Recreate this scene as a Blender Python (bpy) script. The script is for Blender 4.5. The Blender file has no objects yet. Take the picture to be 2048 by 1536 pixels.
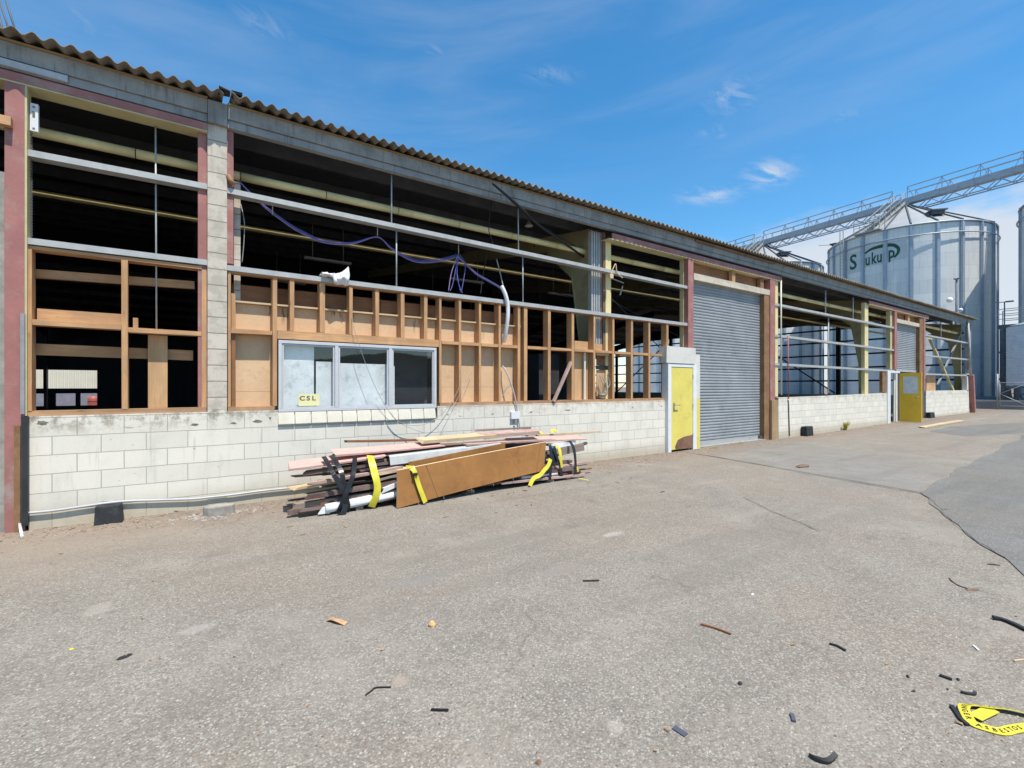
import bpy, bmesh, math, random
from mathutils import Vector, Matrix, noise as mnoise
random.seed(7)
SC = bpy.context.scene
COL = SC.collection
# ------------------------------------------------------------------ camera model (photo pixels 2048 x 1536 -> rays)
F = 950.0; CXP = 1024.0; CYP = 774.0
TH = math.atan(1382.0 / F)
FW = Vector((math.cos(TH), math.sin(TH), 0)); RT = Vector((math.sin(TH), -math.cos(TH), 0))
CAM = Vector((0, -6.98, 1.5))
def ray(px, py): return FW + RT * ((px - CXP) / F) + Vector((0, 0, (CYP - py) / F))
def at(px, py, Y=0.0):
    d = ray(px, py); return CAM + d * ((Y - CAM.y) / d.y)
def gnd(px, py, z=0.0):
    d = ray(px, py); return CAM + d * ((z - CAM.z) / d.z)
def X(px, Y=0.0): return at(px, CYP, Y).x
def Z(px, py, Y=0.0): return at(px, py, Y).z
def gz(x, y=0.0):
    t = max(0.0, min(1.0, (x - 14.0) / 16.0)); return 0.14 * t * t * (3 - 2 * t)
def gpt(px, py):
    z = 0.0
    for _ in range(6):
        p = gnd(px, py, z); z = gz(p.x)
    return Vector((p.x, p.y, z))

# ------------------------------------------------------------------ object helpers
def tag(o, label=None, cat=None, group=None, kind=None):
    if label: o['label'] = label
    if cat: o['category'] = cat
    if group: o['group'] = group
    if kind: o['kind'] = kind
    return o
def empty(name, loc=(0, 0, 0), rz=0.0, parent=None):
    o = bpy.data.objects.new(name, None); COL.objects.link(o)
    o.location = loc; o.rotation_euler = (0, 0, rz)
    o.empty_display_size = 0.2
    if parent: o.parent = parent
    return o
class MB:
    """collects boxes, bars, tubes, ribbons; build() links them as one mesh object with metre-scaled UVs (u along the grain)"""
    def __init__(self): self.v = []; self.f = []; self.uv = []; self.sm = []
    def quad(self, pts, uvs=None, smooth=False):
        b = len(self.v); self.v += [Vector(p) for p in pts]
        self.f.append(tuple(range(b, b + len(pts))))
        if uvs is None: uvs = [(0, 0), (1, 0), (1, 1), (0, 1)][:len(pts)] if len(pts) <= 4 else [(p[0], p[2]) for p in pts]
        self.uv.append(list(uvs)); self.sm.append(smooth)
    def obox(self, c, ax, ay, az, h, jit=0.0, cap=True):
        """oriented box: centre, unit axes, half sizes; u runs along the longest axis"""
        c = Vector(c); A = [Vector(ax), Vector(ay), Vector(az)]
        L = max(range(3), key=lambda i: h[i]); ou, ov = random.uniform(0, 50), random.uniform(0, 50)
        J = {}
        def P(s):
            if s not in J:
                J[s] = c + sum((A[i] * (s[i] * h[i]) for i in range(3)), Vector()) + Vector((random.uniform(-jit, jit), random.uniform(-jit, jit), random.uniform(-jit, jit)))
            return J[s]
        for i in range(3):
            j, k = (i + 1) % 3, (i + 2) % 3
            for sg in (-1, 1):
                ss = []
                for (a, b) in ((-1, -1), (1, -1), (1, 1), (-1, 1)):
                    s = [0, 0, 0]; s[i] = sg; s[j] = a; s[k] = b; ss.append(tuple(s))
                if sg < 0: ss.reverse()
                uvs = []
                for s in ss:
                    if i == L: u = ou + s[j] * h[j] * 0.3; v = ov + s[k] * h[k] + 7
                    else:
                        o_ = j if k == L else k
                        u = ou + s[L] * h[L]; v = ov + s[o_] * h[o_] + 0.31 * i
                    uvs.append((u, v))
                self.quad([P(s) for s in ss], uvs)
        return self
    def box(self, x0, x1, y0, y1, z0, z1, jit=0.0):
        if x1 < x0: x0, x1 = x1, x0
        if y1 < y0: y0, y1 = y1, y0
        if z1 < z0: z0, z1 = z1, z0
        return self.obox(((x0 + x1) / 2, (y0 + y1) / 2, (z0 + z1) / 2), (1, 0, 0), (0, 1, 0), (0, 0, 1), ((x1 - x0) / 2, (y1 - y0) / 2, (z1 - z0) / 2), jit)
    def bar(self, p0, p1, w, t, up=(0, 0, 1), jit=0.0):
        p0, p1 = Vector(p0), Vector(p1); d = (p1 - p0); L = d.length; d.normalize(); up = Vector(up)
        s = d.cross(up)
        if s.length < 1e-4: s = d.cross(Vector((0, 1, 0)))
        s.normalize(); n = s.cross(d).normalized()
        return self.obox((p0 + p1) / 2, d, s, n, (L / 2, w / 2, t / 2), jit)
    def tube(self, pts, r, n=8, cap=True, r1=None):
        pts = [Vector(p) for p in pts]; m = len(pts); rings = []
        t = (pts[1] - pts[0]).normalized(); ref = Vector((0, 0, 1)) if abs(t.z) < 0.9 else Vector((1, 0, 0))
        a = t.cross(ref).normalized()
        acc = 0
        for i, p in enumerate(pts):
            t = (pts[min(i + 1, m - 1)] - pts[max(i - 1, 0)])
            if t.length < 1e-7: t = Vector((0, 0, 1))
            t.normalize(); a = (a - t * a.dot(t)); a.normalize(); b = t.cross(a)
            rr = r if r1 is None else r + (r1 - r) * i / (m - 1)
            rings.append([p + (a * math.cos(k * 2 * math.pi / n) + b * math.sin(k * 2 * math.pi / n)) * rr for k in range(n)])
        for i in range(m - 1):
            L = (pts[i + 1] - pts[i]).length
            for k in range(n):
                k2 = (k + 1) % n
                self.quad([rings[i][k], rings[i][k2], rings[i + 1][k2], rings[i + 1][k]],
                          [(acc, k / n * .2), (acc, (k + 1) / n * .2), (acc + L, (k + 1) / n * .2), (acc + L, k / n * .2)], True)
            acc += L
        if cap:
            self.quad(list(reversed(rings[0])), [(0, 0)] * n); self.quad(rings[-1], [(0, 0)] * n)
        return self
    def ribbon(self, pts, w, wdirs, th=0.0025):
        """a band with thickness along a polyline; wdirs: one width direction or one per point"""
        pts = [Vector(p) for p in pts]; m = len(pts)
        if isinstance(wdirs[0], (int, float)): wdirs = [wdirs] * m
        W = [Vector(d).normalized() for d in wdirs]; rows = []
        for i, p in enumerate(pts):
            t = (pts[min(i + 1, m - 1)] - pts[max(i - 1, 0)]).normalized()
            n = t.cross(W[i]).normalized() * th / 2
            a = W[i] * (w / 2)
            rows.append([p - a - n, p + a - n, p + a + n, p - a + n])
        acc = 0
        for i in range(m - 1):
            L = (pts[i + 1] - pts[i]).length
            for k in range(4):
                k2 = (k + 1) % 4
                vv = [(0, w), (w, w), (w, 0), (0, 0)][k]
                self.quad([rows[i][k], rows[i][k2], rows[i + 1][k2], rows[i + 1][k]], [(acc, vv[0]), (acc, vv[1]), (acc + L, vv[1]), (acc + L, vv[0])])
            acc += L
        self.quad(list(reversed(rows[0]))); self.quad(rows[-1])
        return self
    def prism(self, outline, depth_vec):
        o = [Vector(p) for p in outline]; d = Vector(depth_vec); n = len(o)
        self.quad(o, [(p.x, p.z + p.y) for p in o]); self.quad(list(reversed([p + d for p in o])), [(p.x, p.z + p.y) for p in reversed(o)])
        for i in range(n):
            j = (i + 1) % n
            self.quad([o[j], o[i], o[i] + d, o[j] + d], [(p.x + p.y, p.z) for p in (o[j], o[i], o[i] + d, o[j] + d)])
        return self
    def build(self, name, m, parent=None, org=None, bevel=0.0, weld=True, recalc=True):
        me = bpy.data.meshes.new(name)
        org = Vector(org) if org is not None else Vector((0, 0, 0))
        me.from_pydata([tuple(v - org) for v in self.v], [], self.f)
        ul = me.uv_layers.new(name='UVMap')
        flat = [c for fu in self.uv for uv in fu for c in uv]
        ul.data.foreach_set('uv', flat)
        me.polygons.foreach_set('use_smooth', self.sm)
        bm = bmesh.new(); bm.from_mesh(me)
        if weld: bmesh.ops.remove_doubles(bm, verts=bm.verts, dist=1e-5)
        if recalc: bmesh.ops.recalc_face_normals(bm, faces=bm.faces)
        if bevel: bmesh.ops.bevel(bm, geom=[e for e in bm.edges if e.is_manifold and e.calc_face_angle(0) > 0.6], offset=bevel, segments=2, affect='EDGES', profile=0.6, clamp_overlap=True)
        bm.to_mesh(me); bm.free()
        me.materials.append(m)
        o = bpy.data.objects.new(name, me); COL.objects.link(o)
        o.location = org
        if parent: o.parent = parent; o.location = org - world_of(parent)
        return o
def world_of(o):
    v = Vector((0, 0, 0))
    while o is not None: v = v + o.location; o = o.parent
    return v
def spline(pts, k=6):
    pts = [Vector(p) for p in pts]; out = []
    for i in range(len(pts) - 1):
        p0 = pts[max(i - 1, 0)]; p1 = pts[i]; p2 = pts[i + 1]; p3 = pts[min(i + 2, len(pts) - 1)]
        for s in range(k):
            t = s / k
            out.append(0.5 * ((2 * p1) + (p2 - p0) * t + (2 * p0 - 5 * p1 + 4 * p2 - p3) * t * t + (3 * p1 - p0 - 3 * p2 + p3) * t ** 3))
    out.append(pts[-1]); return out

# ------------------------------------------------------------------ materials
class NT:
    def __init__(self, name):
        self.m = bpy.data.materials.new(name); self.m.use_nodes = True
        self.t = self.m.node_tree; self.t.nodes.clear()
        self.out = self.n('ShaderNodeOutputMaterial'); self.bs = self.n('ShaderNodeBsdfPrincipled')
        self.l(self.bs.outputs[0], self.out.inputs[0])
        self.bs.inputs['Specular IOR Level'].default_value = 0.3
    def n(self, typ, **kw):
        nd = self.t.nodes.new(typ)
        for k, v in kw.items(): setattr(nd, k, v)
        return nd
    def l(self, a, b): self.t.links.new(a, b)
    def coord(self, kind='pos', scale=(1, 1, 1), loc=(0, 0, 0), rot=(0, 0, 0)):
        if kind == 'pos': o = self.n('ShaderNodeNewGeometry').outputs['Position']
        elif kind == 'uv': o = self.n('ShaderNodeTexCoord').outputs['UV']
        else: o = self.n('ShaderNodeTexCoord').outputs['Object']
        mp = self.n('ShaderNodeMapping'); mp.inputs['Scale'].default_value = scale; mp.inputs['Location'].default_value = loc; mp.inputs['Rotation'].default_value = rot
        self.l(o, mp.inputs[0]); return mp.outputs[0]
    def noise(self, vec, scale, detail=4, rough=0.6, dist=0.0):
        nd = self.n('ShaderNodeTexNoise'); nd.inputs['Scale'].default_value = scale; nd.inputs['Detail'].default_value = detail
        nd.inputs['Roughness'].default_value = rough; nd.inputs['Distortion'].default_value = dist
        self.l(vec, nd.inputs['Vector']); return nd.outputs['Fac']
    def ramp(self, fac, stops, interp='LINEAR'):
        nd = self.n('ShaderNodeValToRGB'); cr = nd.color_ramp; cr.interpolation = interp
        while len(cr.elements) > 1: cr.elements.remove(cr.elements[-1])
        for i, (p, c) in enumerate(stops):
            e = cr.elements[0] if i == 0 else cr.elements.new(p)
            e.position = p; e.color = (c[0], c[1], c[2], 1) if not isinstance(c, (int, float)) else (c, c, c, 1)
        self.l(fac, nd.inputs[0]); return nd.outputs[0]
    def mix(self, fac, a, b, mode='MIX'):
        nd = self.n('ShaderNodeMix'); nd.data_type = 'RGBA'; nd.blend_type = mode
        for sock, v in ((nd.inputs[0], fac), (nd.inputs[6], a), (nd.inputs[7], b)):
            if isinstance(v, (int, float)): sock.default_value = v if sock == nd.inputs[0] else (v, v, v, 1)
            elif isinstance(v, (tuple, list)): sock.default_value = (v[0], v[1], v[2], 1)
            else: self.l(v, sock)
        return nd.outputs[2]
    def math(self, op, a, b=0.0, c=None):
        nd = self.n('ShaderNodeMath'); nd.operation = op
        for i, v in enumerate((a, b) if c is None else (a, b, c)):
            if isinstance(v, (int, float)): nd.inputs[i].default_value = v
            else: self.l(v, nd.inputs[i])
        return nd.outputs[0]
    def sstep(self, v, lo, hi):
        nd = self.n('ShaderNodeMapRange'); nd.interpolation_type = 'SMOOTHSTEP'
        nd.inputs[1].default_value = lo; nd.inputs[2].default_value = hi; self.l(v, nd.inputs[0]); return nd.outputs[0]
    def sep(self, vec):
        nd = self.n('ShaderNodeSeparateXYZ'); self.l(vec, nd.inputs[0]); return nd.outputs
    def bump(self, h, strength=0.3, dist=0.01):
        nd = self.n('ShaderNodeBump'); nd.inputs['Strength'].default_value = strength; nd.inputs['Distance'].default_value = dist
        self.l(h, nd.inputs['Height']); self.l(nd.outputs[0], self.bs.inputs['Normal'])
    def base(self, c):
        if isinstance(c, (tuple, list)): self.bs.inputs['Base Color'].default_value = (c[0], c[1], c[2], 1)
        else: self.l(c, self.bs.inputs['Base Color'])
    def rm(self, r, m=0.0):
        if isinstance(r, (int, float)): self.bs.inputs['Roughness'].default_value = r
        else: self.l(r, self.bs.inputs['Roughness'])
        self.bs.inputs['Metallic'].default_value = m
def paint(name, c, rough=0.55, metal=0.0, var=0.18, scale=3.0, dirt=None, dirt_amt=0.35, bump=0.05, kind='pos', streak=False):
    """plain painted / coated surface with blotchy variation, optional dirt and vertical streaks"""
    t = NT(name); v = t.coord(kind)
    n1 = t.noise(v, scale, 5, 0.65); n2 = t.noise(v, scale * 14, 3, 0.6)
    lo = tuple(x * (1 - var) for x in c); hi = tuple(min(1, x * (1 + var)) for x in c)
    col = t.ramp(n1, [(0.3, lo), (0.7, hi)])
    if dirt:
        vs = t.coord(kind, (6, 6, 0.5) if streak else (1, 1, 1))
        d = t.noise(vs, 2.5 if streak else scale * 1.7, 6, 0.7)
        col = t.mix(t.math('MULTIPLY', t.sstep(d, 0.5, 0.72), dirt_amt), col, dirt)
    col = t.mix(t.math('MULTIPLY', t.sstep(n2, 0.35, 0.75), 0.18), col, tuple(x * 0.6 for x in c))
    t.base(col); t.rm(rough, metal)
    if bump: t.bump(n2, bump, 0.004)
    return t.m
def wood(name, c_lo, c_hi, rough=0.75, knots=True, grey=None, grey_amt=0.0):
    t = NT(name); v = t.coord('uv', (1.2, 26, 1)); v2 = t.coord('uv', (0.8, 1.6, 1)); v3 = t.coord('uv', (1, 1, 1))
    g = t.noise(v, 2.2, 5, 0.65, 0.6); b = t.noise(v2, 1.6, 3, 0.6)
    col = t.ramp(g, [(0.25, c_lo), (0.75, c_hi)])
    col = t.mix(t.math('MULTIPLY', t.sstep(b, 0.35, 0.7), 0.5), col, tuple(x * 0.62 for x in c_lo))
    if grey: col = t.mix(t.math('MULTIPLY', t.sstep(t.noise(v3, 3.0, 5, 0.7), 0.4, 0.65), grey_amt), col, grey)
    if knots:
        k = t.n('ShaderNodeTexVoronoi'); k.inputs['Scale'].default_value = 2.6; t.l(t.coord('uv', (0.9, 4, 1)), k.inputs['Vector'])
        col = t.mix(t.math('MULTIPLY', t.sstep(k.outputs['Distance'], 0.13, 0.03), 0.55), col, tuple(x * 0.3 for x in c_lo))
    nh = t.n('ShaderNodeTexVoronoi'); nh.inputs['Scale'].default_value = 9.0; t.l(t.coord('uv', (1, 1.3, 1), (3, 5, 0)), nh.inputs['Vector'])
    col = t.mix(t.math('MULTIPLY', t.sstep(nh.outputs['Distance'], 0.055, 0.03), 0.75), col, (0.05, 0.03, 0.02))
    st = t.noise(t.coord('uv', (2.2, 5, 1), (1, 8, 0)), 1.3, 6, 0.75)
    col = t.mix(t.math('MULTIPLY', t.sstep(st, 0.58, 0.72), 0.5), col, tuple(x * 0.45 for x in c_lo))
    t.base(col); t.rm(rough); t.bump(g, 0.18, 0.004); return t.m

M = {}
def block_mat(name, stack=False, blotc=(0.44, 0.43, 0.36), white=(0.70, 0.655, 0.555), joint=(0.37, 0.355, 0.315), jw=0.0048, zoff=0.03, xoff=0.177, stain=1.0):
    t = NT(name); pos = t.coord('pos'); s = t.sep(pos)
    cv = t.n('ShaderNodeCombineXYZ'); t.l(t.math('ADD', s[0], xoff), cv.inputs[0]); t.l(t.math('ADD', s[2], zoff), cv.inputs[1])
    br = t.n('ShaderNodeTexBrick'); br.offset = 0.0 if stack else 0.5; br.inputs['Scale'].default_value = 1.0
    br.inputs['Brick Width'].default_value = 0.4; br.inputs['Row Height'].default_value = 0.2
    br.inputs['Mortar Size'].default_value = jw; br.inputs['Mortar Smooth'].default_value = 0.3
    br.inputs['Color1'].default_value = (*[x * 1.02 for x in white], 1); br.inputs['Color2'].default_value = (*[x * 0.92 for x in white], 1)
    br.inputs['Mortar'].default_value = (*joint, 1)
    # the courses wander a few millimetres
    wob = t.noise(pos, 1.6, 2); ad = t.n('ShaderNodeVectorMath'); ad.operation = 'ADD'
    cw = t.n('ShaderNodeCombineXYZ'); t.l(t.math('MULTIPLY', t.math('SUBTRACT', wob, 0.5), 0.012), cw.inputs[0]); t.l(t.math('MULTIPLY', t.math('SUBTRACT', t.noise(pos, 2.3, 2), 0.5), 0.012), cw.inputs[1])
    t.l(cv.outputs[0], ad.inputs[0]); t.l(cw.outputs[0], ad.inputs[1]); t.l(ad.outputs[0], br.inputs['Vector'])
    col = br.outputs['Color']
    fine = t.noise(pos, 55, 4, 0.7); blot = t.noise(pos, 2.4, 6, 0.65); sp = t.noise(pos, 11, 5, 0.7)
    streak = t.noise(t.coord('pos', (9, 9, 1.1)), 1.0, 5, 0.7)
    col = t.mix(t.math('MULTIPLY', t.sstep(fine, 0.45, 0.72), 0.20), col, (0.42, 0.41, 0.37))
    col = t.mix(t.math('MULTIPLY', t.sstep(blot, 0.46, 0.7), 0.30), col, blotc)
    col = t.mix(t.math('MULTIPLY', t.sstep(streak, 0.55, 0.72), 0.30), col, (0.38, 0.37, 0.32))
    # torn-off render and grime along the top course; splash at the foot
    top = t.math('MULTIPLY', t.sstep(s[2], 0.93, 1.17), t.sstep(t.noise(pos, 4.5, 6, 0.75), 0.45, 0.6))
    xf = t.math('ADD', t.math('MULTIPLY', t.sstep(s[0], 2.2, 0.0), 0.55), 0.4)
    col = t.mix(t.math('MULTIPLY', t.math('MULTIPLY', top, xf), 0.95 * stain), col, (0.24, 0.21, 0.16))
    foot = t.math('MULTIPLY', t.sstep(s[2], 0.34, 0.02), t.math('ADD', 0.55, t.math('MULTIPLY', sp, 0.5)))
    col = t.mix(t.math('MULTIPLY', foot, 0.85), col, (0.36, 0.30, 0.20))
    run = t.math('MULTIPLY', t.sstep(t.noise(t.coord('pos', (14, 14, 0.8), (2, 0, 0)), 1.0, 4, 0.65), 0.60, 0.70), t.sstep(s[2], 0.25, 1.1)); col = t.mix(t.math('MULTIPLY', run, 0.5), col, (0.33, 0.28, 0.20))
    chips = t.math('MULTIPLY', t.sstep(t.noise(pos, 17, 3, 0.6), 0.68, 0.73), 0.75)
    col = t.mix(chips, col, (0.30, 0.28, 0.24))
    t.base(col); t.rm(0.85)
    h = t.math('SUBTRACT', t.math('MULTIPLY', fine, 0.25), t.math('MULTIPLY', br.outputs['Fac'], 1.0))
    t.bump(h, 0.55, 0.006); return t.m
M['block'] = block_mat('white painted block')
M['column_block'] = block_mat('column block', True, blotc=(0.40, 0.34, 0.265), stain=0.45, white=(0.55, 0.49, 0.405), joint=(0.20, 0.18, 0.15), jw=0.007, xoff=-0.085 + 0.4)
M['column_foot'] = block_mat('column foot block', True, xoff=-0.085 + 0.4)
M['stud'] = wood('framing timber', (0.42, 0.212, 0.092), (0.64, 0.385, 0.19), grey=(0.33, 0.21, 0.125), grey_amt=0.5)
M['plate'] = wood('bottom plate timber', (0.36, 0.20, 0.105), (0.55, 0.35, 0.195), grey=(0.22, 0.13, 0.075), grey_amt=0.5)
M['weather'] = wood('brown lining', (0.24, 0.105, 0.048), (0.37, 0.18, 0.085), grey=(0.10, 0.06, 0.04), grey_amt=0.4)
M['board'] = paint('tan hardboard', (0.60, 0.41, 0.245), 0.7, var=0.1, scale=1.5, dirt=(0.36, 0.2, 0.1), dirt_amt=0.25)
M['header'] = paint('weathered cream timber', (0.52, 0.46, 0.36), 0.7, var=0.15, scale=4, dirt=(0.30, 0.22, 0.15), dirt_amt=0.5)
def board_mat():
    t = NT('stained hardboard'); p = t.coord('pos'); s = t.sep(p); n = t.noise(p, 1.5, 5, 0.65); n2 = t.noise(p, 26, 3, 0.6)
    col = t.ramp(n, [(0.3, (0.55, 0.365, 0.21)), (0.7, (0.66, 0.455, 0.275))])
    col = t.mix(t.math('MULTIPLY', t.sstep(n2, 0.4, 0.7), 0.2), col, (0.42, 0.27, 0.15))
    drip = t.noise(t.coord('pos', (13, 13, 1.6)), 1.0, 5, 0.72); patch = t.noise(p, 1.9, 4, 0.6)
    m = t.math('MULTIPLY', t.math('MULTIPLY', t.sstep(drip, 0.55, 0.63), t.sstep(s[2], 2.28, 2.56)), t.sstep(patch, 0.42, 0.55))
    col = t.mix(t.math('MULTIPLY', m, 0.85), col, (0.07, 0.04, 0.025))
    damp = t.math('MULTIPLY', t.sstep(t.noise(p, 3.1, 6, 0.7), 0.55, 0.7), 0.35); col = t.mix(damp, col, (0.38, 0.22, 0.11))
    t.base(col); t.rm(0.75); t.bump(n2, 0.08, 0.003); return t.m
M['board'] = board_mat()
M['ply'] = wood('ply sheet', (0.46, 0.27, 0.13), (0.62, 0.40, 0.215), knots=False)
M['red'] = paint('red oxide paint', (0.33, 0.14, 0.122), 0.6, var=0.2, scale=2.2, dirt=(0.34, 0.28, 0.235), dirt_amt=0.75)
M['cream'] = paint('cream paint', (0.52, 0.455, 0.25), 0.5, var=0.12, scale=2.0, dirt=(0.30, 0.22, 0.09), dirt_amt=0.35)
M['pipe_cream'] = paint('cream lining', (0.68, 0.57, 0.29), 0.55, var=0.1, scale=2.0, dirt=(0.35, 0.26, 0.1), dirt_amt=0.3)
M['portal'] = paint('shaded dusty cream', (0.36, 0.31, 0.165), 0.6, var=0.15, scale=1.5, dirt=(0.17, 0.13, 0.07), dirt_amt=0.5)  # darker copy of the cream, interior shade put into the colour
M['galv'] = paint('galvanised steel', (0.40, 0.405, 0.39), 0.55, 0.15, var=0.16, scale=5, dirt=(0.30, 0.29, 0.26), dirt_amt=0.35)
M['galv_dark'] = paint('dull galvanised', (0.30, 0.31, 0.32), 0.55, 0.3, var=0.2, scale=4)
M['fascia'] = paint('weathered concrete', (0.155, 0.16, 0.155), 0.85, var=0.3, scale=3.0, dirt=(0.06, 0.062, 0.06), dirt_amt=0.7, bump=0.25, streak=True)
M['fascia_low'] = paint('weathered board', (0.19, 0.20, 0.20), 0.8, var=0.25, scale=3.0, dirt=(0.07, 0.072, 0.07), dirt_amt=0.55, bump=0.2, streak=True)
M['sunlit_strip'] = paint('sunlit board strip', (0.42, 0.45, 0.46), 0.6, var=0.2, scale=6)  # sunlit end of the fascia board put into a paler colour
M['shed_end'] = paint('shaded interior', (0.06, 0.063, 0.07), 0.85, var=0.2)  # shade inside the shed put into the colour
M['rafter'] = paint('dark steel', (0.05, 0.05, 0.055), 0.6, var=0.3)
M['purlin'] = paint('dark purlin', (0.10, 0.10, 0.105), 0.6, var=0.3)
M['floor_in'] = paint('shed floor', (0.07, 0.068, 0.064), 0.85, var=0.25)  # concrete darkened to carry the interior shade
M['white'] = paint('white paint', (0.62, 0.60, 0.53), 0.5, var=0.07, scale=3, dirt=(0.42, 0.40, 0.34), dirt_amt=0.35)
M['white_clean'] = paint('white plastic', (0.68, 0.69, 0.69), 0.4, var=0.05, scale=3, dirt=(0.5, 0.49, 0.46), dirt_amt=0.3)
M['yellow'] = paint('yellow door paint', (0.68, 0.57, 0.13), 0.5, var=0.08, scale=2.0, dirt=(0.44, 0.34, 0.10), dirt_amt=0.6)
M['amber'] = paint('shaded yellow paint', (0.82, 0.52, 0.045), 0.45, var=0.08, scale=2.0, dirt=(0.45, 0.28, 0.03), dirt_amt=0.3)  # yellow of the open door with its shade put into the colour
M['rust'] = paint('rusty metal', (0.20, 0.105, 0.07), 0.8, var=0.35, scale=6, dirt=(0.10, 0.05, 0.035), dirt_amt=0.5, bump=0.2)
M['brown_post'] = paint('brown post', (0.23, 0.125, 0.06), 0.75, var=0.3, scale=3, dirt=(0.36, 0.25, 0.13), dirt_amt=0.5)
M['tan_post'] = wood('tan timber guard', (0.30, 0.20, 0.10), (0.44, 0.31, 0.165))
M['black'] = paint('black rubber', (0.022, 0.024, 0.026), 0.6, var=0.3, scale=6, dirt=(0.10, 0.095, 0.085), dirt_amt=0.4)
M['black_plastic'] = paint('black plastic strap', (0.018, 0.019, 0.021), 0.32, var=0.2, scale=9)
M['dark_pipe'] = paint('dark downpipe', (0.03, 0.034, 0.036), 0.5, var=0.3)
M['alu'] = paint('aluminium frame', (0.50, 0.51, 0.52), 0.4, 0.0, var=0.06, scale=5)
M['sheet_white'] = paint('white backing sheet', (0.72, 0.745, 0.74), 0.75, var=0.13, scale=4.0, dirt=(0.34, 0.37, 0.38), dirt_amt=0.7)
M['sill_tile'] = paint('cream sill', (0.60, 0.57, 0.47), 0.6, var=0.09, scale=3, dirt=(0.45, 0.40, 0.28), dirt_amt=0.25)
M['grout'] = paint('grout', (0.42, 0.395, 0.33), 0.9)
M['concrete'] = paint('pale concrete', (0.30, 0.28, 0.245), 0.9, var=0.25, scale=8, dirt=(0.20, 0.18, 0.15), dirt_amt=0.4, bump=0.3)
M['conduit'] = paint('grey conduit', (0.40, 0.405, 0.41), 0.45, 0.0, var=0.1, scale=4)
M['purple'] = paint('purple cable', (0.15, 0.13, 0.38), 0.45, var=0.15, scale=9)
M['mauve'] = paint('mauve cable', (0.33, 0.26, 0.42), 0.45, var=0.15, scale=9)
M['blue_cable'] = paint('blue cable', (0.11, 0.14, 0.45), 0.45, var=0.15, scale=9)
M['cable_black'] = paint('black cable', (0.02, 0.02, 0.022), 0.5)
M['cable_grey'] = paint('grey cable', (0.30, 0.30, 0.29), 0.5)
M['sign_yellow'] = paint('pale yellow card', (0.72, 0.68, 0.36), 0.6, var=0.04)
M['ink'] = paint('dark lettering', (0.14, 0.13, 0.10), 0.6)
M['green_ink'] = paint('green lettering', (0.008, 0.085, 0.05), 0.5, var=0.1)
M['logo_back'] = paint('pale logo backing', (0.50, 0.55, 0.56), 0.5, 0.0, var=0.06)
M['tape'] = paint('yellow barrier tape', (0.58, 0.50, 0.045), 0.35, var=0.08, scale=8)
M['tape_ink'] = paint('tape lettering', (0.025, 0.022, 0.015), 0.5)
M['pink'] = paint('pink board', (0.56, 0.34, 0.295), 0.75, var=0.12, scale=9, dirt=(0.52, 0.43, 0.37), dirt_amt=0.6)
M['pile_dark'] = wood('old dark timber', (0.085, 0.05, 0.04), (0.17, 0.105, 0.085), grey=(0.23, 0.18, 0.155), grey_amt=0.6)
M['pile_grey'] = wood('old grey timber', (0.24, 0.18, 0.145), (0.40, 0.32, 0.265), grey=(0.14, 0.09, 0.07), grey_amt=0.4)
M['pile_tan'] = wood('old tan timber', (0.48, 0.35, 0.20), (0.68, 0.54, 0.35), grey=(0.35, 0.24, 0.15), grey_amt=0.35)
M['pile_rose'] = wood('rosy old timber', (0.38, 0.25, 0.21), (0.58, 0.43, 0.37), grey=(0.16, 0.10, 0.08), grey_amt=0.4)
M['pile_brown'] = wood('red brown timber', (0.20, 0.085, 0.04), (0.33, 0.16, 0.085), grey=(0.12, 0.06, 0.04), grey_amt=0.4)
M['panel'] = paint('orange brown laminate', (0.30, 0.14, 0.042), 0.5, var=0.22, scale=1.6, dirt=(0.17, 0.062, 0.025), dirt_amt=0.6)
M['chip'] = paint('chipboard edge', (0.62, 0.46, 0.28), 0.85, var=0.2, scale=30)
M['plant'] = paint('yellow green weed', (0.36, 0.30, 0.06), 0.7, var=0.3, scale=20)
M['dry'] = paint('dry brown litter', (0.17, 0.115, 0.075), 0.9, var=0.4, scale=20)
M['orange_chip'] = paint('fresh wood chip', (0.66, 0.36, 0.16), 0.8, var=0.2, scale=30)
M['blue_bit'] = paint('blue grey plastic', (0.075, 0.085, 0.115), 0.5)
M['leafbrown'] = paint('brown leaf', (0.45, 0.27, 0.14), 0.8, var=0.3, scale=30)
M['stripe_black'] = paint('black paint', (0.02, 0.02, 0.02), 0.6)
M['red_plain'] = paint('faded red', (0.36, 0.10, 0.09), 0.5)
M['steel_dark'] = paint('dark structural steel', (0.10, 0.115, 0.13), 0.6, 0.2, var=0.25)
M['steel_blue'] = paint('galvanised truss', (0.37, 0.41, 0.45), 0.5, 0.15, var=0.12)
M['lampwhite'] = paint('white lamp housing', (0.8, 0.8, 0.8), 0.4)
M['conc_pad'] = paint('concrete pad', (0.25, 0.26, 0.27), 0.9, var=0.15, scale=1.5)
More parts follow.
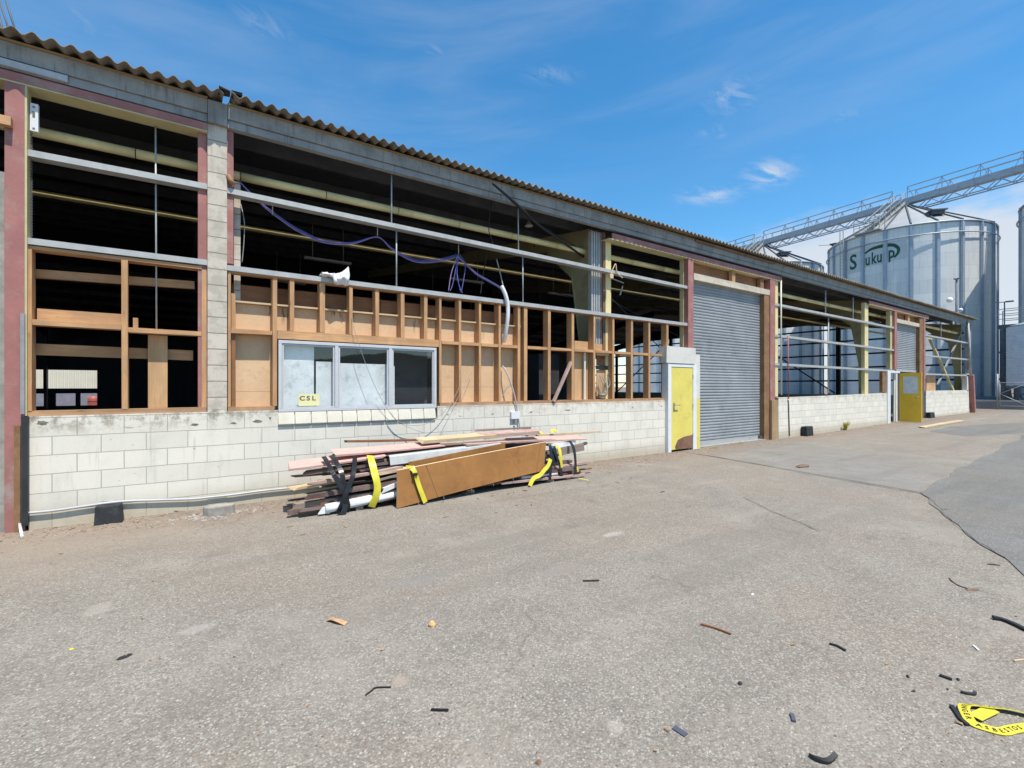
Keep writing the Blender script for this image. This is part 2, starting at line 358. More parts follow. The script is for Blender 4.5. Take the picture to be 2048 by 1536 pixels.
# ------------------------------------------------------------------ light, sky, camera
SUN_AZ, SUN_EL = math.radians(-85.0), math.radians(66.0)
EXPOSURE = 0.45
def build_world():
    w = bpy.data.worlds.new("World"); SC.world = w; w.use_nodes = True
    t = NT.__new__(NT); t.t = w.node_tree; t.t.nodes.clear()
    out = t.n('ShaderNodeOutputWorld'); bg = t.n('ShaderNodeBackground'); t.l(bg.outputs[0], out.inputs[0])
    sky = t.n('ShaderNodeTexSky'); sky.sky_type = 'NISHITA'; sky.sun_disc = False
    sky.sun_elevation = SUN_EL; sky.sun_rotation = math.pi / 2 - SUN_AZ
    sky.air_density = 1.0; sky.dust_density = 0.25; sky.ozone_density = 2.2; sky.altitude = 0
    hs = t.n('ShaderNodeHueSaturation'); hs.inputs['Saturation'].default_value = 1.33; hs.inputs['Hue'].default_value = 0.492; hs.inputs['Value'].default_value = 1.50
    t.l(sky.outputs[0], hs.inputs['Color'])
    d = t.n('ShaderNodeTexCoord').outputs['Generated']; s = t.sep(d)
    az = t.math('ARCTAN2', s[1], s[0]); el = t.math('ARCSINE', s[2])
    def vec(a, b, sa, sb, off=0.0):
        c = t.n('ShaderNodeCombineXYZ'); t.l(t.math('MULTIPLY_ADD', a, sa, off), c.inputs[0]); t.l(t.math('MULTIPLY', b, sb), c.inputs[1]); c.inputs[2].default_value = off; return c.outputs[0]
    skew = t.math('ADD', el, t.math('MULTIPLY', az, 0.07))
    wisp = t.noise(vec(az, skew, 2.0, 12.0), 1.0, 6, 0.55, 0.4)
    fil = t.noise(vec(az, t.math('ADD', el, t.math('MULTIPLY', az, -0.35)), 9.0, 26.0, 3.0), 1.7, 8, 0.72, 1.0)
    veil = t.math('MULTIPLY', t.sstep(wisp, 0.34, 0.80), t.math('MULTIPLY', t.sstep(el, 0.30, 0.55), 0.17))
    mask = veil
    def blob(px, py, wx, wy, amt, lo=0.42, hi=0.62):
        nonlocal mask
        r = ray(px, py).normalized(); a0 = math.atan2(r.y, r.x); e0 = math.asin(r.z)
        da = t.math('DIVIDE', t.math('SUBTRACT', az, a0), wx); de = t.math('DIVIDE', t.math('SUBTRACT', t.math('ADD', el, t.math('MULTIPLY', t.math('SUBTRACT', az, a0), -0.05)), e0), wy)
        g = t.math('POWER', 2.718, t.math('MULTIPLY', t.math('ADD', t.math('MULTIPLY', da, da), t.math('MULTIPLY', de, de)), -1.0))
        m = t.math('MULTIPLY', t.math('MULTIPLY', g, t.sstep(fil, 0.36, 0.66)), amt)
        mask = t.math('MAXIMUM', mask, m)
    blob(1540, 347, 0.034, 0.018, 0.80); blob(1420, 390, 0.045, 0.014, 0.62); blob(1460, 190, 0.045, 0.026, 0.34)
    blob(1100, 150, 0.05, 0.012, 0.22); blob(150, 30, 0.04, 0.04, 0.16); blob(530, 50, 0.05, 0.02, 0.18); blob(1680, 230, 0.03, 0.012, 0.2); blob(870, 100, 0.03, 0.012, 0.2)
    blob(1430, 265, 0.03, 0.012, 0.2)
    bank = t.math('ADD', el, t.math('MULTIPLY', t.math('SUBTRACT', t.noise(vec(az, el, 4.0, 9.0, 9.0), 1.0, 7, 0.62, 0.3), 0.5), 0.16))
    mask = t.math('MAXIMUM', mask, t.math('MULTIPLY', t.sstep(bank, 0.30, 0.235), t.math('MULTIPLY', t.sstep(t.math('ABSOLUTE', t.math('SUBTRACT', az, 0.1)), 0.75, 0.5), 0.90)))
    col = t.mix(mask, hs.outputs[0], (5.4, 5.7, 6.1))
    t.l(col, bg.inputs[0]); bg.inputs[1].default_value = 0.10
build_world()
sd = bpy.data.lights.new('sun', 'SUN'); sd.energy = 4.9; sd.angle = math.radians(0.5); sd.color = (1.0, 0.94, 0.85)
so = bpy.data.objects.new('sun', sd); COL.objects.link(so); so.location = (0, -20, 40)
so.rotation_euler = Vector((math.cos(SUN_AZ) * math.cos(SUN_EL), math.sin(SUN_AZ) * math.cos(SUN_EL), math.sin(SUN_EL))).to_track_quat('Z', 'Y').to_euler()
cd = bpy.data.cameras.new('camera'); co = bpy.data.objects.new('camera', cd); COL.objects.link(co)
cd.sensor_fit = 'HORIZONTAL'; cd.sensor_width = 36.0; cd.lens = 36.0 * F / 2048.0; cd.shift_y = (CYP - 768.0) / 2048.0
cd.clip_start = 0.05; cd.clip_end = 6000
co.location = CAM; co.rotation_euler = (math.pi / 2, 0, math.atan2(FW.y, FW.x) - math.pi / 2)
SC.camera = co
SC.view_settings.view_transform = 'Standard'; SC.view_settings.look = 'None'; SC.view_settings.gamma = 1; SC.view_settings.exposure = EXPOSURE
SC.view_settings.use_curve_mapping = False
SC.render.engine = 'CYCLES'
SC.cycles.use_denoising = True; SC.cycles.max_bounces = 6; SC.cycles.sample_clamp_indirect = 6

# ------------------------------------------------------------------ ground
def ground_mat(name, tone, chip=1.0, sets=None, dirt=True, patches=()):
    t = NT(name); p = t.coord('pos'); s = t.sep(p)
    big = t.noise(p, 0.35, 5, 0.6); mid = t.noise(p, 1.7, 6, 0.65); fine = t.noise(p, 22, 4, 0.7)
    col = t.ramp(mid, [(0.3, tuple(x * 0.84 for x in tone)), (0.7, tuple(x * 1.12 for x in tone))])
    col = t.mix(t.math('MULTIPLY', t.sstep(big, 0.4, 0.65), 0.6), col, (tone[0] * 1.04, tone[1] * 0.94, tone[2] * 0.86))
    # aggregate: stones of two sizes, pale to dark
    def chips(scale, amt, pale, dark, c):
        v = t.n('ShaderNodeTexVoronoi'); v.inputs['Scale'].default_value = scale; v.inputs['Randomness'].default_value = 1.0; t.l(p, v.inputs['Vector'])
        rnd = t.sep(v.outputs['Color'])[0]
        c = t.mix(t.math('MULTIPLY', t.sstep(rnd, 0.72, 0.95), amt), c, pale)
        c = t.mix(t.math('MULTIPLY', t.sstep(rnd, 0.28, 0.05), amt), c, dark)
        c = t.mix(t.math('MULTIPLY', t.sstep(v.outputs['Distance'], 0.35, 0.75), amt * 0.65), c, tuple(x * 0.45 for x in dark))
        return c, v.outputs['Distance']
    col, d1 = chips(108, 0.68 * chip, (0.47, 0.45, 0.40), (0.10, 0.10, 0.095), col)
    col, d2 = chips(50, 0.20 * chip, (0.43, 0.405, 0.36), (0.12, 0.115, 0.105), col)
    wear = t.noise(t.coord('pos', (1, 1, 1), (3, 9, 0)), 0.9, 7, 0.7)
    col = t.mix(t.math('MULTIPLY', t.sstep(wear, 0.52, 0.68), 0.45), col, tuple(x * 1.18 for x in tone))
    col = t.mix(t.math('MULTIPLY', t.sstep(t.noise(p, 0.8, 6, 0.7, 0.5), 0.56, 0.72), 0.35), col, tuple(x * 0.62 for x in tone))
    if dirt:
        edge = t.math('ADD', s[1], t.math('MULTIPLY', t.math('SUBTRACT', t.noise(p, 1.3, 6, 0.7), 0.5), 1.6))
        band = t.sstep(edge, -1.25, -0.25)
        lit = t.ramp(t.noise(p, 13, 6, 0.75), [(0.3, (0.10, 0.075, 0.057)), (0.5, (0.195, 0.152, 0.118)), (0.75, (0.30, 0.25, 0.20))])
        col = t.mix(t.math('MULTIPLY', band, 0.72), col, lit)
        leftb = t.math('MULTIPLY', t.sstep(t.math('ADD', s[0], t.math('MULTIPLY', mid, 1.4)), 1.6, -0.6), t.sstep(edge, -2.3, -0.9))
        col = t.mix(t.math('MULTIPLY', leftb, 0.5), col, (0.27, 0.22, 0.17))
    # tyre-worn bands along the yard, cracks, oily spots
    tr = t.noise(t.coord('pos', (0.22, 1.9, 1), (4, 2, 0), (0, 0, 0.16)), 1.0, 5, 0.6)
    col = t.mix(t.math('MULTIPLY', t.sstep(tr, 0.5, 0.68), 0.42), col, tuple(x * 0.70 for x in tone))
    col = t.mix(t.math('MULTIPLY', t.sstep(tr, 0.42, 0.28), 0.35), col, tuple(x * 1.2 for x in tone))
    vw = t.n('ShaderNodeVectorMath'); vw.operation = 'ADD'; nv = t.n('ShaderNodeTexNoise'); nv.inputs['Scale'].default_value = 1.7; nv.inputs['Detail'].default_value = 5; t.l(p, nv.inputs['Vector']); t.l(p, vw.inputs[0])
    sc_ = t.n('ShaderNodeVectorMath'); sc_.operation = 'SCALE'; t.l(nv.outputs['Color'], sc_.inputs[0]); sc_.inputs['Scale'].default_value = 0.9; t.l(sc_.outputs[0], vw.inputs[1])
    ck = t.n('ShaderNodeTexVoronoi'); ck.feature = 'DISTANCE_TO_EDGE'; ck.inputs['Scale'].default_value = 0.42; t.l(vw.outputs[0], ck.inputs['Vector'])
    cm = t.math('MULTIPLY', t.sstep(ck.outputs['Distance'], 0.007, 0.0015), t.sstep(t.noise(p, 0.55, 3, 0.6), 0.50, 0.60))
    col = t.mix(t.math('MULTIPLY', cm, 0.3), col, (0.075, 0.068, 0.058))
    oil = t.sstep(t.noise(t.coord('pos', (1, 1, 1), (7, 1, 0)), 2.6, 4, 0.6), 0.68, 0.76); col = t.mix(t.math('MULTIPLY', oil, 0.45), col, (0.10, 0.094, 0.085))
    for (x, y, rx, ry, c, a) in patches:
        dx = t.math('DIVIDE', t.math('SUBTRACT', s[0], x), rx); dy = t.math('DIVIDE', t.math('SUBTRACT', s[1], y), ry)
        r2 = t.math('ADD', t.math('MULTIPLY', dx, dx), t.math('MULTIPLY', dy, dy))
        r2 = t.math('ADD', r2, t.math('MULTIPLY', t.math('SUBTRACT', t.noise(p, 9, 5, 0.7), 0.5), 2.4))
        col = t.mix(t.math('MULTIPLY', t.sstep(r2, 1.0, 0.2), a), col, c)
    t.base(col); t.rm(0.92); t.bs.inputs['Specular IOR Level'].default_value = 0.15
    h = t.math('ADD', t.math('MULTIPLY', t.math('SUBTRACT', 0.6, d1), 0.8), t.math('MULTIPLY', t.math('SUBTRACT', 0.6, d2), 0.9))
    h = t.math('ADD', h, t.math('MULTIPLY', fine, 0.5))
    t.bump(h, 0.55 * max(0.35, chip), 0.008); return t.m
def pg(px, py, rx, ry, c, a):
    p = gpt(px, py); return (p.x, p.y, rx, ry, c, a)
PALE = (0.40, 0.37, 0.33); DK = (0.10, 0.10, 0.09)
patches = [pg(1225, 1068, .16, .07, (0.40, 0.38, 0.35), .5), pg(195, 1218, .09, .16, (0.32, 0.29, 0.25), .5), pg(395, 1258, .12, .07, (0.34, 0.32, 0.29), .5),
           pg(800, 1360, .05, .06, (0.34, 0.27, 0.21), .5), pg(1120, 1140, .30, .10, (0.23, 0.20, 0.18), .6), pg(1230, 1455, .05, .05, (0.36, 0.32, 0.28), .5),
           pg(840, 1160, .35, .12, (0.2, 0.19, 0.18), .4), pg(430, 1110, .16, .06, (0.17, 0.15, 0.13), .55), pg(1440, 1010, .4, .06, (0.16, 0.15, 0.14), .4)]
M['ground'] = ground_mat('old asphalt', (0.246, 0.222, 0.187), 0.62, patches=patches)
M['apron'] = ground_mat('smoother apron', (0.215, 0.205, 0.185), 0.30, dirt=True)
M['road'] = ground_mat('dark asphalt', (0.165, 0.165, 0.155), 0.38, dirt=False)
M['joint'] = paint('pavement joint', (0.125, 0.115, 0.098), 0.95, var=0.4, scale=20)
def sheet(name, m, outline, dz, sub=0.0):
    """flat sheet laid dz above the ground profile; outline in (x, y)"""
    bm = bmesh.new(); vs = [bm.verts.new((x, y, gz(x) + dz)) for x, y in outline]
    bm.faces.new(vs); bmesh.ops.recalc_face_normals(bm, faces=bm.faces)
    bmesh.ops.triangulate(bm, faces=bm.faces)
    if sub:
        for _ in range(int(sub)):
            bmesh.ops.subdivide_edges(bm, edges=bm.edges, cuts=1, use_grid_fill=True)
        for v in bm.verts: v.co.z = gz(v.co.x) + dz
    me = bpy.data.meshes.new(name); bm.to_mesh(me); bm.free(); me.materials.append(m)
    for p in me.polygons:
        if p.normal.z < 0: p.flip()
    o = bpy.data.objects.new(name, me); COL.objects.link(o); return tag(o, kind='structure')
def wobble(poly, step=0.35, amp=0.06, closed=True):
    out = []
    for i in range(len(poly)):
        a = Vector(poly[i]).to_3d() if len(poly[i]) == 2 else Vector(poly[i]); b = Vector(poly[(i + 1) % len(poly)]).to_3d()
        n = max(1, min(60, int((b - a).length / step))); nr = (b - a).normalized().cross(Vector((0, 0, 1)))
        for k in range(n):
            q = a.lerp(b, k / n)
            if k: q = q + nr * (mnoise.noise(q * 0.9) * amp * 1.6 + mnoise.noise(q * 5.1) * amp * 0.5)
            out.append((q.x, q.y))
    return out
def build_ground():
    xs = [-3000, -400, -60, -14] + [i * 1.0 for i in range(-10, 46)] + [60, 120, 500, 3000]
    ys = [-3000, -500, -60, -20, -12, -8, -4, 0, 6, 14, 30, 60, 300, 3000]
    vs = [(x, y, gz(x)) for y in ys for x in xs]; n = len(xs)
    fs = [(j * n + i, j * n + i + 1, (j + 1) * n + i + 1, (j + 1) * n + i) for j in range(len(ys) - 1) for i in range(n - 1)]
    me = bpy.data.meshes.new('ground'); me.from_pydata(vs, [], fs); me.materials.append(M['ground'])
    o = bpy.data.objects.new('ground', me); COL.objects.link(o); tag(o, kind='structure')
    A = [tuple(gpt(px, py).xy) for px, py in ((1392, 906), (1500, 924), (1620, 946), (1730, 966), (1835, 984))]
    B = [tuple(gpt(px, py).xy) for px, py in ((1900, 938), (1760, 912), (1640, 892), (1560, 880))]
    B[-1] = (B[-1][0], -0.02); A[0] = (A[0][0], -0.02)
    sheet('apron', M['apron'], wobble([A[0], A[-1], B[0], B[1], B[2], B[3]], 0.25, 0.05), 0.004)
    P = lambda px, py: tuple(gpt(px, py).xy)
    r = [P(1838, 986), P(1900, 948), P(2048, 870), (34, -3.6), (60, -3.4), (60, -40), (-6, -40), (-5, -13), (2, -8.3), P(2048, 1152), P(1960, 1090), P(1890, 1034)]
    sheet('road', M['road'], wobble(r, 0.3, 0.07), 0.008)
    b = [P(1858, 863), P(1900, 853), P(2048, 845), P(2048, 866), P(1930, 872)]
    sheet('asphalt_patch', M['road'], wobble(b, 0.3, 0.06), 0.004)
    # joint lines in the pavement
    for pts, w in (([(1395, 908), (1500, 926), (1620, 949), (1730, 968), (1838, 987)], 0.022), ([(1488, 995), (1540, 1022), (1600, 1045), (1640, 1063)], 0.010), ([(1840, 985), (1872, 1008), (1898, 1040), (1960, 1088), (2010, 1118)], 0.006)):
        q = [gpt(*p) for p in pts]; L = []
        for a, c in zip(q[:-1], q[1:]):
            for k in range(8): L.append(a.lerp(c, k / 8))
        L.append(q[-1]); top, bot = [], []
        for i, p in enumerate(L):
            d = (L[min(i + 1, len(L) - 1)] - L[max(i - 1, 0)]).normalized(); nr = Vector((-d.y, d.x, 0))
            c = p + nr * mnoise.noise(p * 4) * 0.03; hw = w * (0.35 + 0.75 * abs(mnoise.noise(p * 7 + Vector((5, 0, 0)))))
            top.append((c + nr * hw).xy); bot.append((c - nr * hw).xy)
        sheet('pavement_joint', M['joint'], [tuple(v) for v in top + bot[::-1]], 0.012)
build_ground()
def build_hills():
    t = NT('hill scrub'); n = t.noise(t.coord('pos'), 0.02, 6, 0.65)
    t.base(t.ramp(n, [(0.3, (0.035, 0.045, 0.02)), (0.7, (0.085, 0.08, 0.045))])); t.rm(0.95)
    prof = [(-175, 40), (-150, 60), (-120, 75), (-100, 60), (-92, 45), (-86, 55), (-80, 70), (-74, 98), (-69, 108), (-62, 92), (-55, 70), (-45, 62), (-30, 45), (-15, 30), (0, 18), (15, 8)]
    vs, fs = [], []; cols = 160
    for j, (rr, hf) in enumerate(((1250, 0), (1350, .45), (1480, 1.0), (1650, .7), (2000, 0))):
        for i in range(cols + 1):
            a = -175 + 190 * i / cols
            for (a0, h0), (a1, h1) in zip(prof[:-1], prof[1:]):
                if a0 <= a <= a1: h = h0 + (h1 - h0) * (a - a0) / (a1 - a0); break
            h *= hf * (1 + 0.12 * mnoise.noise(Vector((a * 0.25, j, 0))) + 0.06 * mnoise.noise(Vector((a, j, 3))))
            vs.append((rr * math.cos(math.radians(a)), rr * math.sin(math.radians(a)), h - 1))
    n = cols + 1
    for j in range(4):
        for i in range(cols): fs.append((j * n + i, j * n + i + 1, (j + 1) * n + i + 1, (j + 1) * n + i))
    me = bpy.data.meshes.new('hills'); me.from_pydata(vs, [], fs); me.materials.append(t.m)
    o = bpy.data.objects.new('hills', me); COL.objects.link(o); tag(o, kind='structure')
build_hills()

# ------------------------------------------------------------------ silos
def silo_mat():
    t = NT('corrugated silo steel'); uv = t.coord('uv'); s = t.sep(uv)
    br = t.n('ShaderNodeTexBrick'); br.offset = 0.5; br.inputs['Scale'].default_value = 1.0
    br.inputs['Brick Width'].default_value = 1.77 * 1.0; br.inputs['Row Height'].default_value = 1.12; br.inputs['Mortar Size'].default_value = 0.012; br.inputs['Mortar Smooth'].default_value = 0.5
    br.inputs['Color1'].default_value = (0.70, 0.71, 0.69, 1); br.inputs['Color2'].default_value = (0.60, 0.615, 0.605, 1); br.inputs['Mortar'].default_value = (0.40, 0.42, 0.43, 1)
    t.l(uv, br.inputs['Vector'])
    n = t.noise(t.coord('uv', (1, 1, 1)), 1.4, 5, 0.7); n2 = t.noise(t.coord('uv', (5, 0.35, 1)), 1.0, 4, 0.6)
    col = t.mix(t.math('MULTIPLY', t.sstep(n, 0.42, 0.7), 0.30), br.outputs['Color'], (0.62, 0.63, 0.60))
    col = t.mix(t.math('MULTIPLY', t.sstep(n2, 0.48, 0.72), 0.45), col, (0.44, 0.455, 0.455))
    gl_ = t.noise(t.coord('uv', (0.57, 0.9, 1), (5, 2, 0)), 1.0, 2, 0.5); col = t.mix(t.math('MULTIPLY', t.sstep(gl_, 0.5, 0.66), 0.25), col, (0.70, 0.71, 0.69))
    t.base(col); t.rm(0.5, 0.18)
    wv = t.math('SINE', t.math('MULTIPLY', s[1], 2 * math.pi / 0.105)); t.bump(wv, 0.12, 0.01)
    return t.m
M['silo'] = silo_mat()
M['silo_rib'] = paint('silo stiffener', (0.34, 0.40, 0.46), 0.45, 0.3, var=0.12, scale=1.5)
M['silo_roof'] = paint('silo roof sheet', (0.36, 0.375, 0.375), 0.5, 0.3, var=0.1, scale=0.7)
M['tank'] = paint('pale tank sheet', (0.60, 0.63, 0.65), 0.5, 0.0, var=0.1, scale=2)
SR, SZ0, SZ1, NRIB = 6.2, 0.57, 15.5, 22
def silo(loc, label, face_az, logo=False, access=False):
    root = empty('grain_silo', (loc[0], loc[1], 0))
    tag(root, label, 'silo', 'grain silos in a row under the conveyor')
    R = SR; L = Vector((loc[0], loc[1], 0)); N = 110
    def C(a, r, z): return L + Vector((math.cos(a) * r, math.sin(a) * r, z))
    b = MB()
    for i in range(N):
        a0, a1 = 2 * math.pi * i / N, 2 * math.pi * (i + 1) / N
        zz = [SZ0 + (SZ1 - SZ0) * k / 4 for k in range(5)]
        for z0, z1 in zip(zz[:-1], zz[1:]):
            b.quad([C(a0, R, z0), C(a1, R, z0), C(a1, R, z1), C(a0, R, z1)], [(a0 * R, z0 - SZ0), (a1 * R, z0 - SZ0), (a1 * R, z1 - SZ0), (a0 * R, z1 - SZ0)], True)
    b.build('wall', M['silo'], root, org=L)
    b = MB(); sl = math.tan(math.radians(30)); r0 = 0.55; zt = SZ1 + 0.06 + (R + .12 - r0) * sl
    for i in range(N):
        a0, a1 = 2 * math.pi * i / N, 2 * math.pi * (i + 1) / N
        b.quad([C(a0, R + .12, SZ1 + .06), C(a1, R + .12, SZ1 + .06), C(a1, r0, zt), C(a0, r0, zt)], [(a0 * 3, 0), (a1 * 3, 0), (a1 * 3, 6), (a0 * 3, 6)])
        b.quad([C(a1, R + .12, SZ1 + .06), C(a0, R + .12, SZ1 + .06), C(a0, R - .1, SZ1 - .06), C(a1, R - .1, SZ1 - .06)])
        b.quad([C(a0, r0, zt), C(a1, r0, zt), C(a1, r0, zt + .3), C(a0, r0, zt + .3)]); b.quad([C(a0, r0, zt + .3), C(a1, r0, zt + .3), C(a1, 0, zt + .34), C(a0, 0, zt + .34)][:3])
    roof = b.build('roof', M['silo_roof'], root, org=L)
    base_a = face_az + math.radians(3.4)
    # one stiffener and one roof rib, then copies turned round the silo
    b = MB(); b.obox((L.x + R + .05, L.y, (SZ0 + SZ1) / 2), (1, 0, 0), (0, 1, 0), (0, 0, 1), (.06, .15, (SZ1 - SZ0) / 2 - .05))
    b.obox((L.x + R + .12, L.y, (SZ0 + SZ1) / 2), (1, 0, 0), (0, 1, 0), (0, 0, 1), (.03, .08, (SZ1 - SZ0) / 2 - .06))
    rib = b.build('stiffener', M['silo_rib'], root, org=L); rib.rotation_euler.z = base_a
    b = MB(); p0 = Vector((L.x + R + .1, L.y, SZ1 + .10)); p1 = Vector((L.x + r0, L.y, zt + .04)); b.bar(p0, p1, .10, .16)
    rr = b.build('roof_rib', M['steel_dark'], roof, org=L); rr.rotation_euler.z = base_a
    for k in range(1, NRIB):
        c = rib.copy(); COL.objects.link(c); c.rotation_euler.z = base_a + 2 * math.pi * k / NRIB
        c = rr.copy(); COL.objects.link(c); c.rotation_euler.z = base_a + 2 * math.pi * k / NRIB
    b = MB(); b.tube([C(2 * math.pi * i / 66, R + .22, SZ1 - .95) for i in range(67)], .05, 6, False); b.build('wind_ring', M['silo_rib'], root, org=L)
    b = MB(); b.tube([C(2 * math.pi * i / 66, R + .1, SZ1 + .02) for i in range(67)], .07, 6, False); b.build('eave_ring', M['silo_rib'], root, org=L)
    b = MB(); b.tube([C(2 * math.pi * i / 48, R + .25, gz(L.x) + .285) for i in range(49)], .28, 4, False)
    for i in range(48):
        a0, a1 = 2 * math.pi * i / 48, 2 * math.pi * (i + 1) / 48
        b.quad([C(a0, R + .4, 0), C(a1, R + .4, 0), C(a1, R + .4, SZ0), C(a0, R + .4, SZ0)]); b.quad([C(a0, R + .4, SZ0), C(a1, R + .4, SZ0), C(a1, R - .2, SZ0 + .01), C(a0, R - .2, SZ0 + .01)])
    b.build('base', M['conc_pad'], root, org=L)
    if access:
        # ladder on the left flank, roof stair, vents and hatch
        a = face_az - math.radians(46.5)
        b = MB(); tn = Vector((-math.sin(a), math.cos(a), 0))
        for sg in (-1, 1): b.bar(C(a, R + .34, SZ0) + tn * .2 * sg, C(a, R + .34, SZ1 + 1.1) + tn * .2 * sg, .07, .05, up=(math.cos(a), math.sin(a), 0))
        z = SZ0 + .3
        while z < SZ1: b.bar(C(a, R + .34, z) - tn * .2, C(a, R + .34, z) + tn * .2, .03, .03); z += .3
        b.build('ladder', M['galv'], root, org=L)
        a2 = face_az - math.radians(25); tn = Vector((-math.sin(a2), math.cos(a2), 0))
        P0, P1 = C(a2, R - .1, SZ1 + .25), C(a2, .9, zt + .25)
        b = MB()
        for sg in (-1, 1):
            b.bar(P0 + tn * .38 * sg, P1 + tn * .38 * sg, .05, .2)
            b.bar(P0 + tn * .42 * sg + Vector((0, 0, 1.0)), P1 + tn * .42 * sg + Vector((0, 0, 1.0)), .05, .05); b.bar(P0 + tn * .42 * sg + Vector((0, 0, .55)), P1 + tn * .42 * sg + Vector((0, 0, .55)), .03, .03)
            for k in range(7):
                q = P0.lerp(P1, k / 6) + tn * .42 * sg; b.bar(q, q + Vector((0, 0, 1.0)), .04, .04, up=(1, 0, 0))
        for k in range(16):
            q = P0.lerp(P1, (k + .5) / 16); b.obox(q + Vector((0, 0, .08)), (math.cos(a2), math.sin(a2), 0), tn, (0, 0, 1), (.13, .36, .02))
        b.build('roof_stair', M['galv'], root, org=L)
        b = MB(); q = C(a2, R - .1, SZ1 + .15); b.obox(q, (math.cos(a2), math.sin(a2), 0), tn, (0, 0, 1), (.5, 1.1, .05))
        for sg in (-1, 1):
            for rr_ in (-.45, .45):
                c_ = q + tn * 1.05 * sg + Vector((math.cos(a2), math.sin(a2), 0)) * rr_; b.bar(c_, c_ + Vector((0, 0, 1.1)), .05, .05, up=(1, 0, 0))
        for zz in (.55, 1.1):
            c_ = q + Vector((math.cos(a2), math.sin(a2), 0)) * .45 + Vector((0, 0, zz)); b.bar(c_ - tn * 1.05, c_ + tn * 1.05, .04, .04)
        b.build('eave_platform', M['galv'], root, org=L)
        for da, rad, s_ in ((27, 4.6, .3),):
            a3 = face_az + math.radians(da); q = C(a3, rad, SZ1 + .06 + (R + .12 - rad) * sl + .2)
            b = MB(); b.obox(q, (math.cos(a3), math.sin(a3), 0), (-math.sin(a3), math.cos(a3), 0), (0, 0, 1), (.35, .42, .16)); b.obox(q + Vector((0, 0, .2)), (math.cos(a3), math.sin(a3), 0), (-math.sin(a3), math.cos(a3), 0), (0, 0, 1), (.5, .6, .05)); b.build('roof_vent', M['steel_dark'], root, org=L)
        a4 = face_az - math.radians(84); q = C(a4, R - .3, SZ1 + .3); b = MB(); b.bar(q, q + Vector((0, 0, .5)), .05, .05, up=(1, 0, 0)); b.bar(q + Vector((0, 0, .5)), q + Vector((-.9, .9, .5)), .04, .04); b.obox(q + Vector((.1, -.1, .55)), (1, 0, 0), (0, 1, 0), (0, 0, 1), (.3, .3, .06)); b.build('antenna', M['steel_dark'], root, org=L)
    if logo:
        # green lettering painted between the ribs on pale plates
        def on_wall(u, z, off): a = face_az + u / R; return L + Vector((math.cos(a) * (R + off), math.sin(a) * (R + off), z))
        def put(me, name, m, off, parent=root):
            for v in me.vertices: v.co = on_wall(v.co.x, v.co.y, off + v.co.z) - L
            me.materials.clear(); me.materials.append(m); o = bpy.data.objects.new(name, me); COL.objects.link(o); o.parent = parent; return o
        zc = 13.25
        def text(body, size, ux, uz, xs=1.0):
            cu = bpy.data.curves.new('lettering', 'FONT'); cu.body = body; cu.size = size; cu.extrude = 0.004; cu.offset = 0.028; cu.resolution_u = 3; cu.align_x = 'LEFT'
            ob = bpy.data.objects.new('lettering', cu); COL.objects.link(ob); dg = bpy.context.evaluated_depsgraph_get(); dg.update()
            me = bpy.data.meshes.new_from_object(ob.evaluated_get(dg)); bpy.data.objects.remove(ob)
            for v in me.vertices: v.co.x = v.co.x * xs + ux; v.co.y += uz
            return me
        def plate(u0, u1, z0, z1, parent):
            b_ = MB(); n_ = 6
            for i in range(n_):
                a, c = u0 + (u1 - u0) * i / n_, u0 + (u1 - u0) * (i + 1) / n_
                b_.quad([on_wall(a, z0, .012), on_wall(c, z0, .012), on_wall(c, z1, .012), on_wall(a, z1, .012)])
            return b_.build('logo_plate', M['logo_back'], parent, org=L)
        def arc(pts, w, parent):
            b_ = MB(); P = spline([(p[0], p[1], 0) for p in pts], 8)
            for i in range(len(P) - 1):
                t0 = (P[min(i + 1, len(P) - 1)] - P[max(i - 1, 0)]).normalized(); t1 = (P[min(i + 2, len(P) - 1)] - P[i]).normalized()
                def wd(k): f = k / (len(P) - 1); return w(f) / 2
                n0 = Vector((-t0.y, t0.x, 0)) * wd(i); n1 = Vector((-t1.y, t1.x, 0)) * wd(i + 1)
                q = [P[i] - n0, P[i + 1] - n1, P[i + 1] + n1, P[i] + n0]
                b_.quad([on_wall(v.x, v.y, .028) for v in q])
            return b_.build('logo_swoosh', M['green_ink'], parent, org=L)
        # rib positions (u) around the logo
        r = [base_a - face_az + 2 * math.pi * k / NRIB for k in (-3, -2, -1, 0)]; r = [x * R for x in r]
        plate(r[0] + .35, r[1] - .16, zc - 1.0, zc + .95, root); plate(r[1] + .16, r[2] - .16, zc - .72, zc + 1.12, root); plate(r[2] + .16, r[3] - .35, zc - .55, zc + 1.15, root)
        put(text('S', 1.95, r[0] + .47, zc - .62, .86), 'lettering', M['green_ink'], .024)
        for ch_, du_ in (('u', .20), ('k', .70), ('u', 1.13)): put(text(ch_, 1.5, r[1] + du_, zc - .58 + .06 * du_, .56), 'lettering', M['green_ink'], .024)
        put(text('p', 1.45, r[2] + .20, zc - .30, .66), 'lettering', M['green_ink'], .024)
        arc([(r[1] + .18, zc + .55), (r[1] + .75, zc + .82), (r[2] - .17, zc + .90)], lambda f: .14 + .18 * f, root)
        arc([(r[2] + .17, zc + .88), (r[2] + .62, zc + .76), (r[2] + .92, zc + .40), (r[2] + .86, zc - .02), (r[2] + .62, zc - .30)], lambda f: .30 - .14 * f, root)
    return root
SIL = [(57.7, 9.4), (59.4, 24.1), (56.0, -4.85), (61.0, 39.0)]
def face(p): return math.atan2(CAM.y - p[1], CAM.x - p[0])
silo(SIL[0], 'big galvanised silo with green lettering above the end of the shed', face(SIL[0]), True, True)
silo(SIL[1], 'plain galvanised silo behind the shed whose cone just clears the roof', face(SIL[1]), False, True)
silo(SIL[2], 'plain galvanised silo beside the gantry, its edge cut off by the frame', face(SIL[2]))
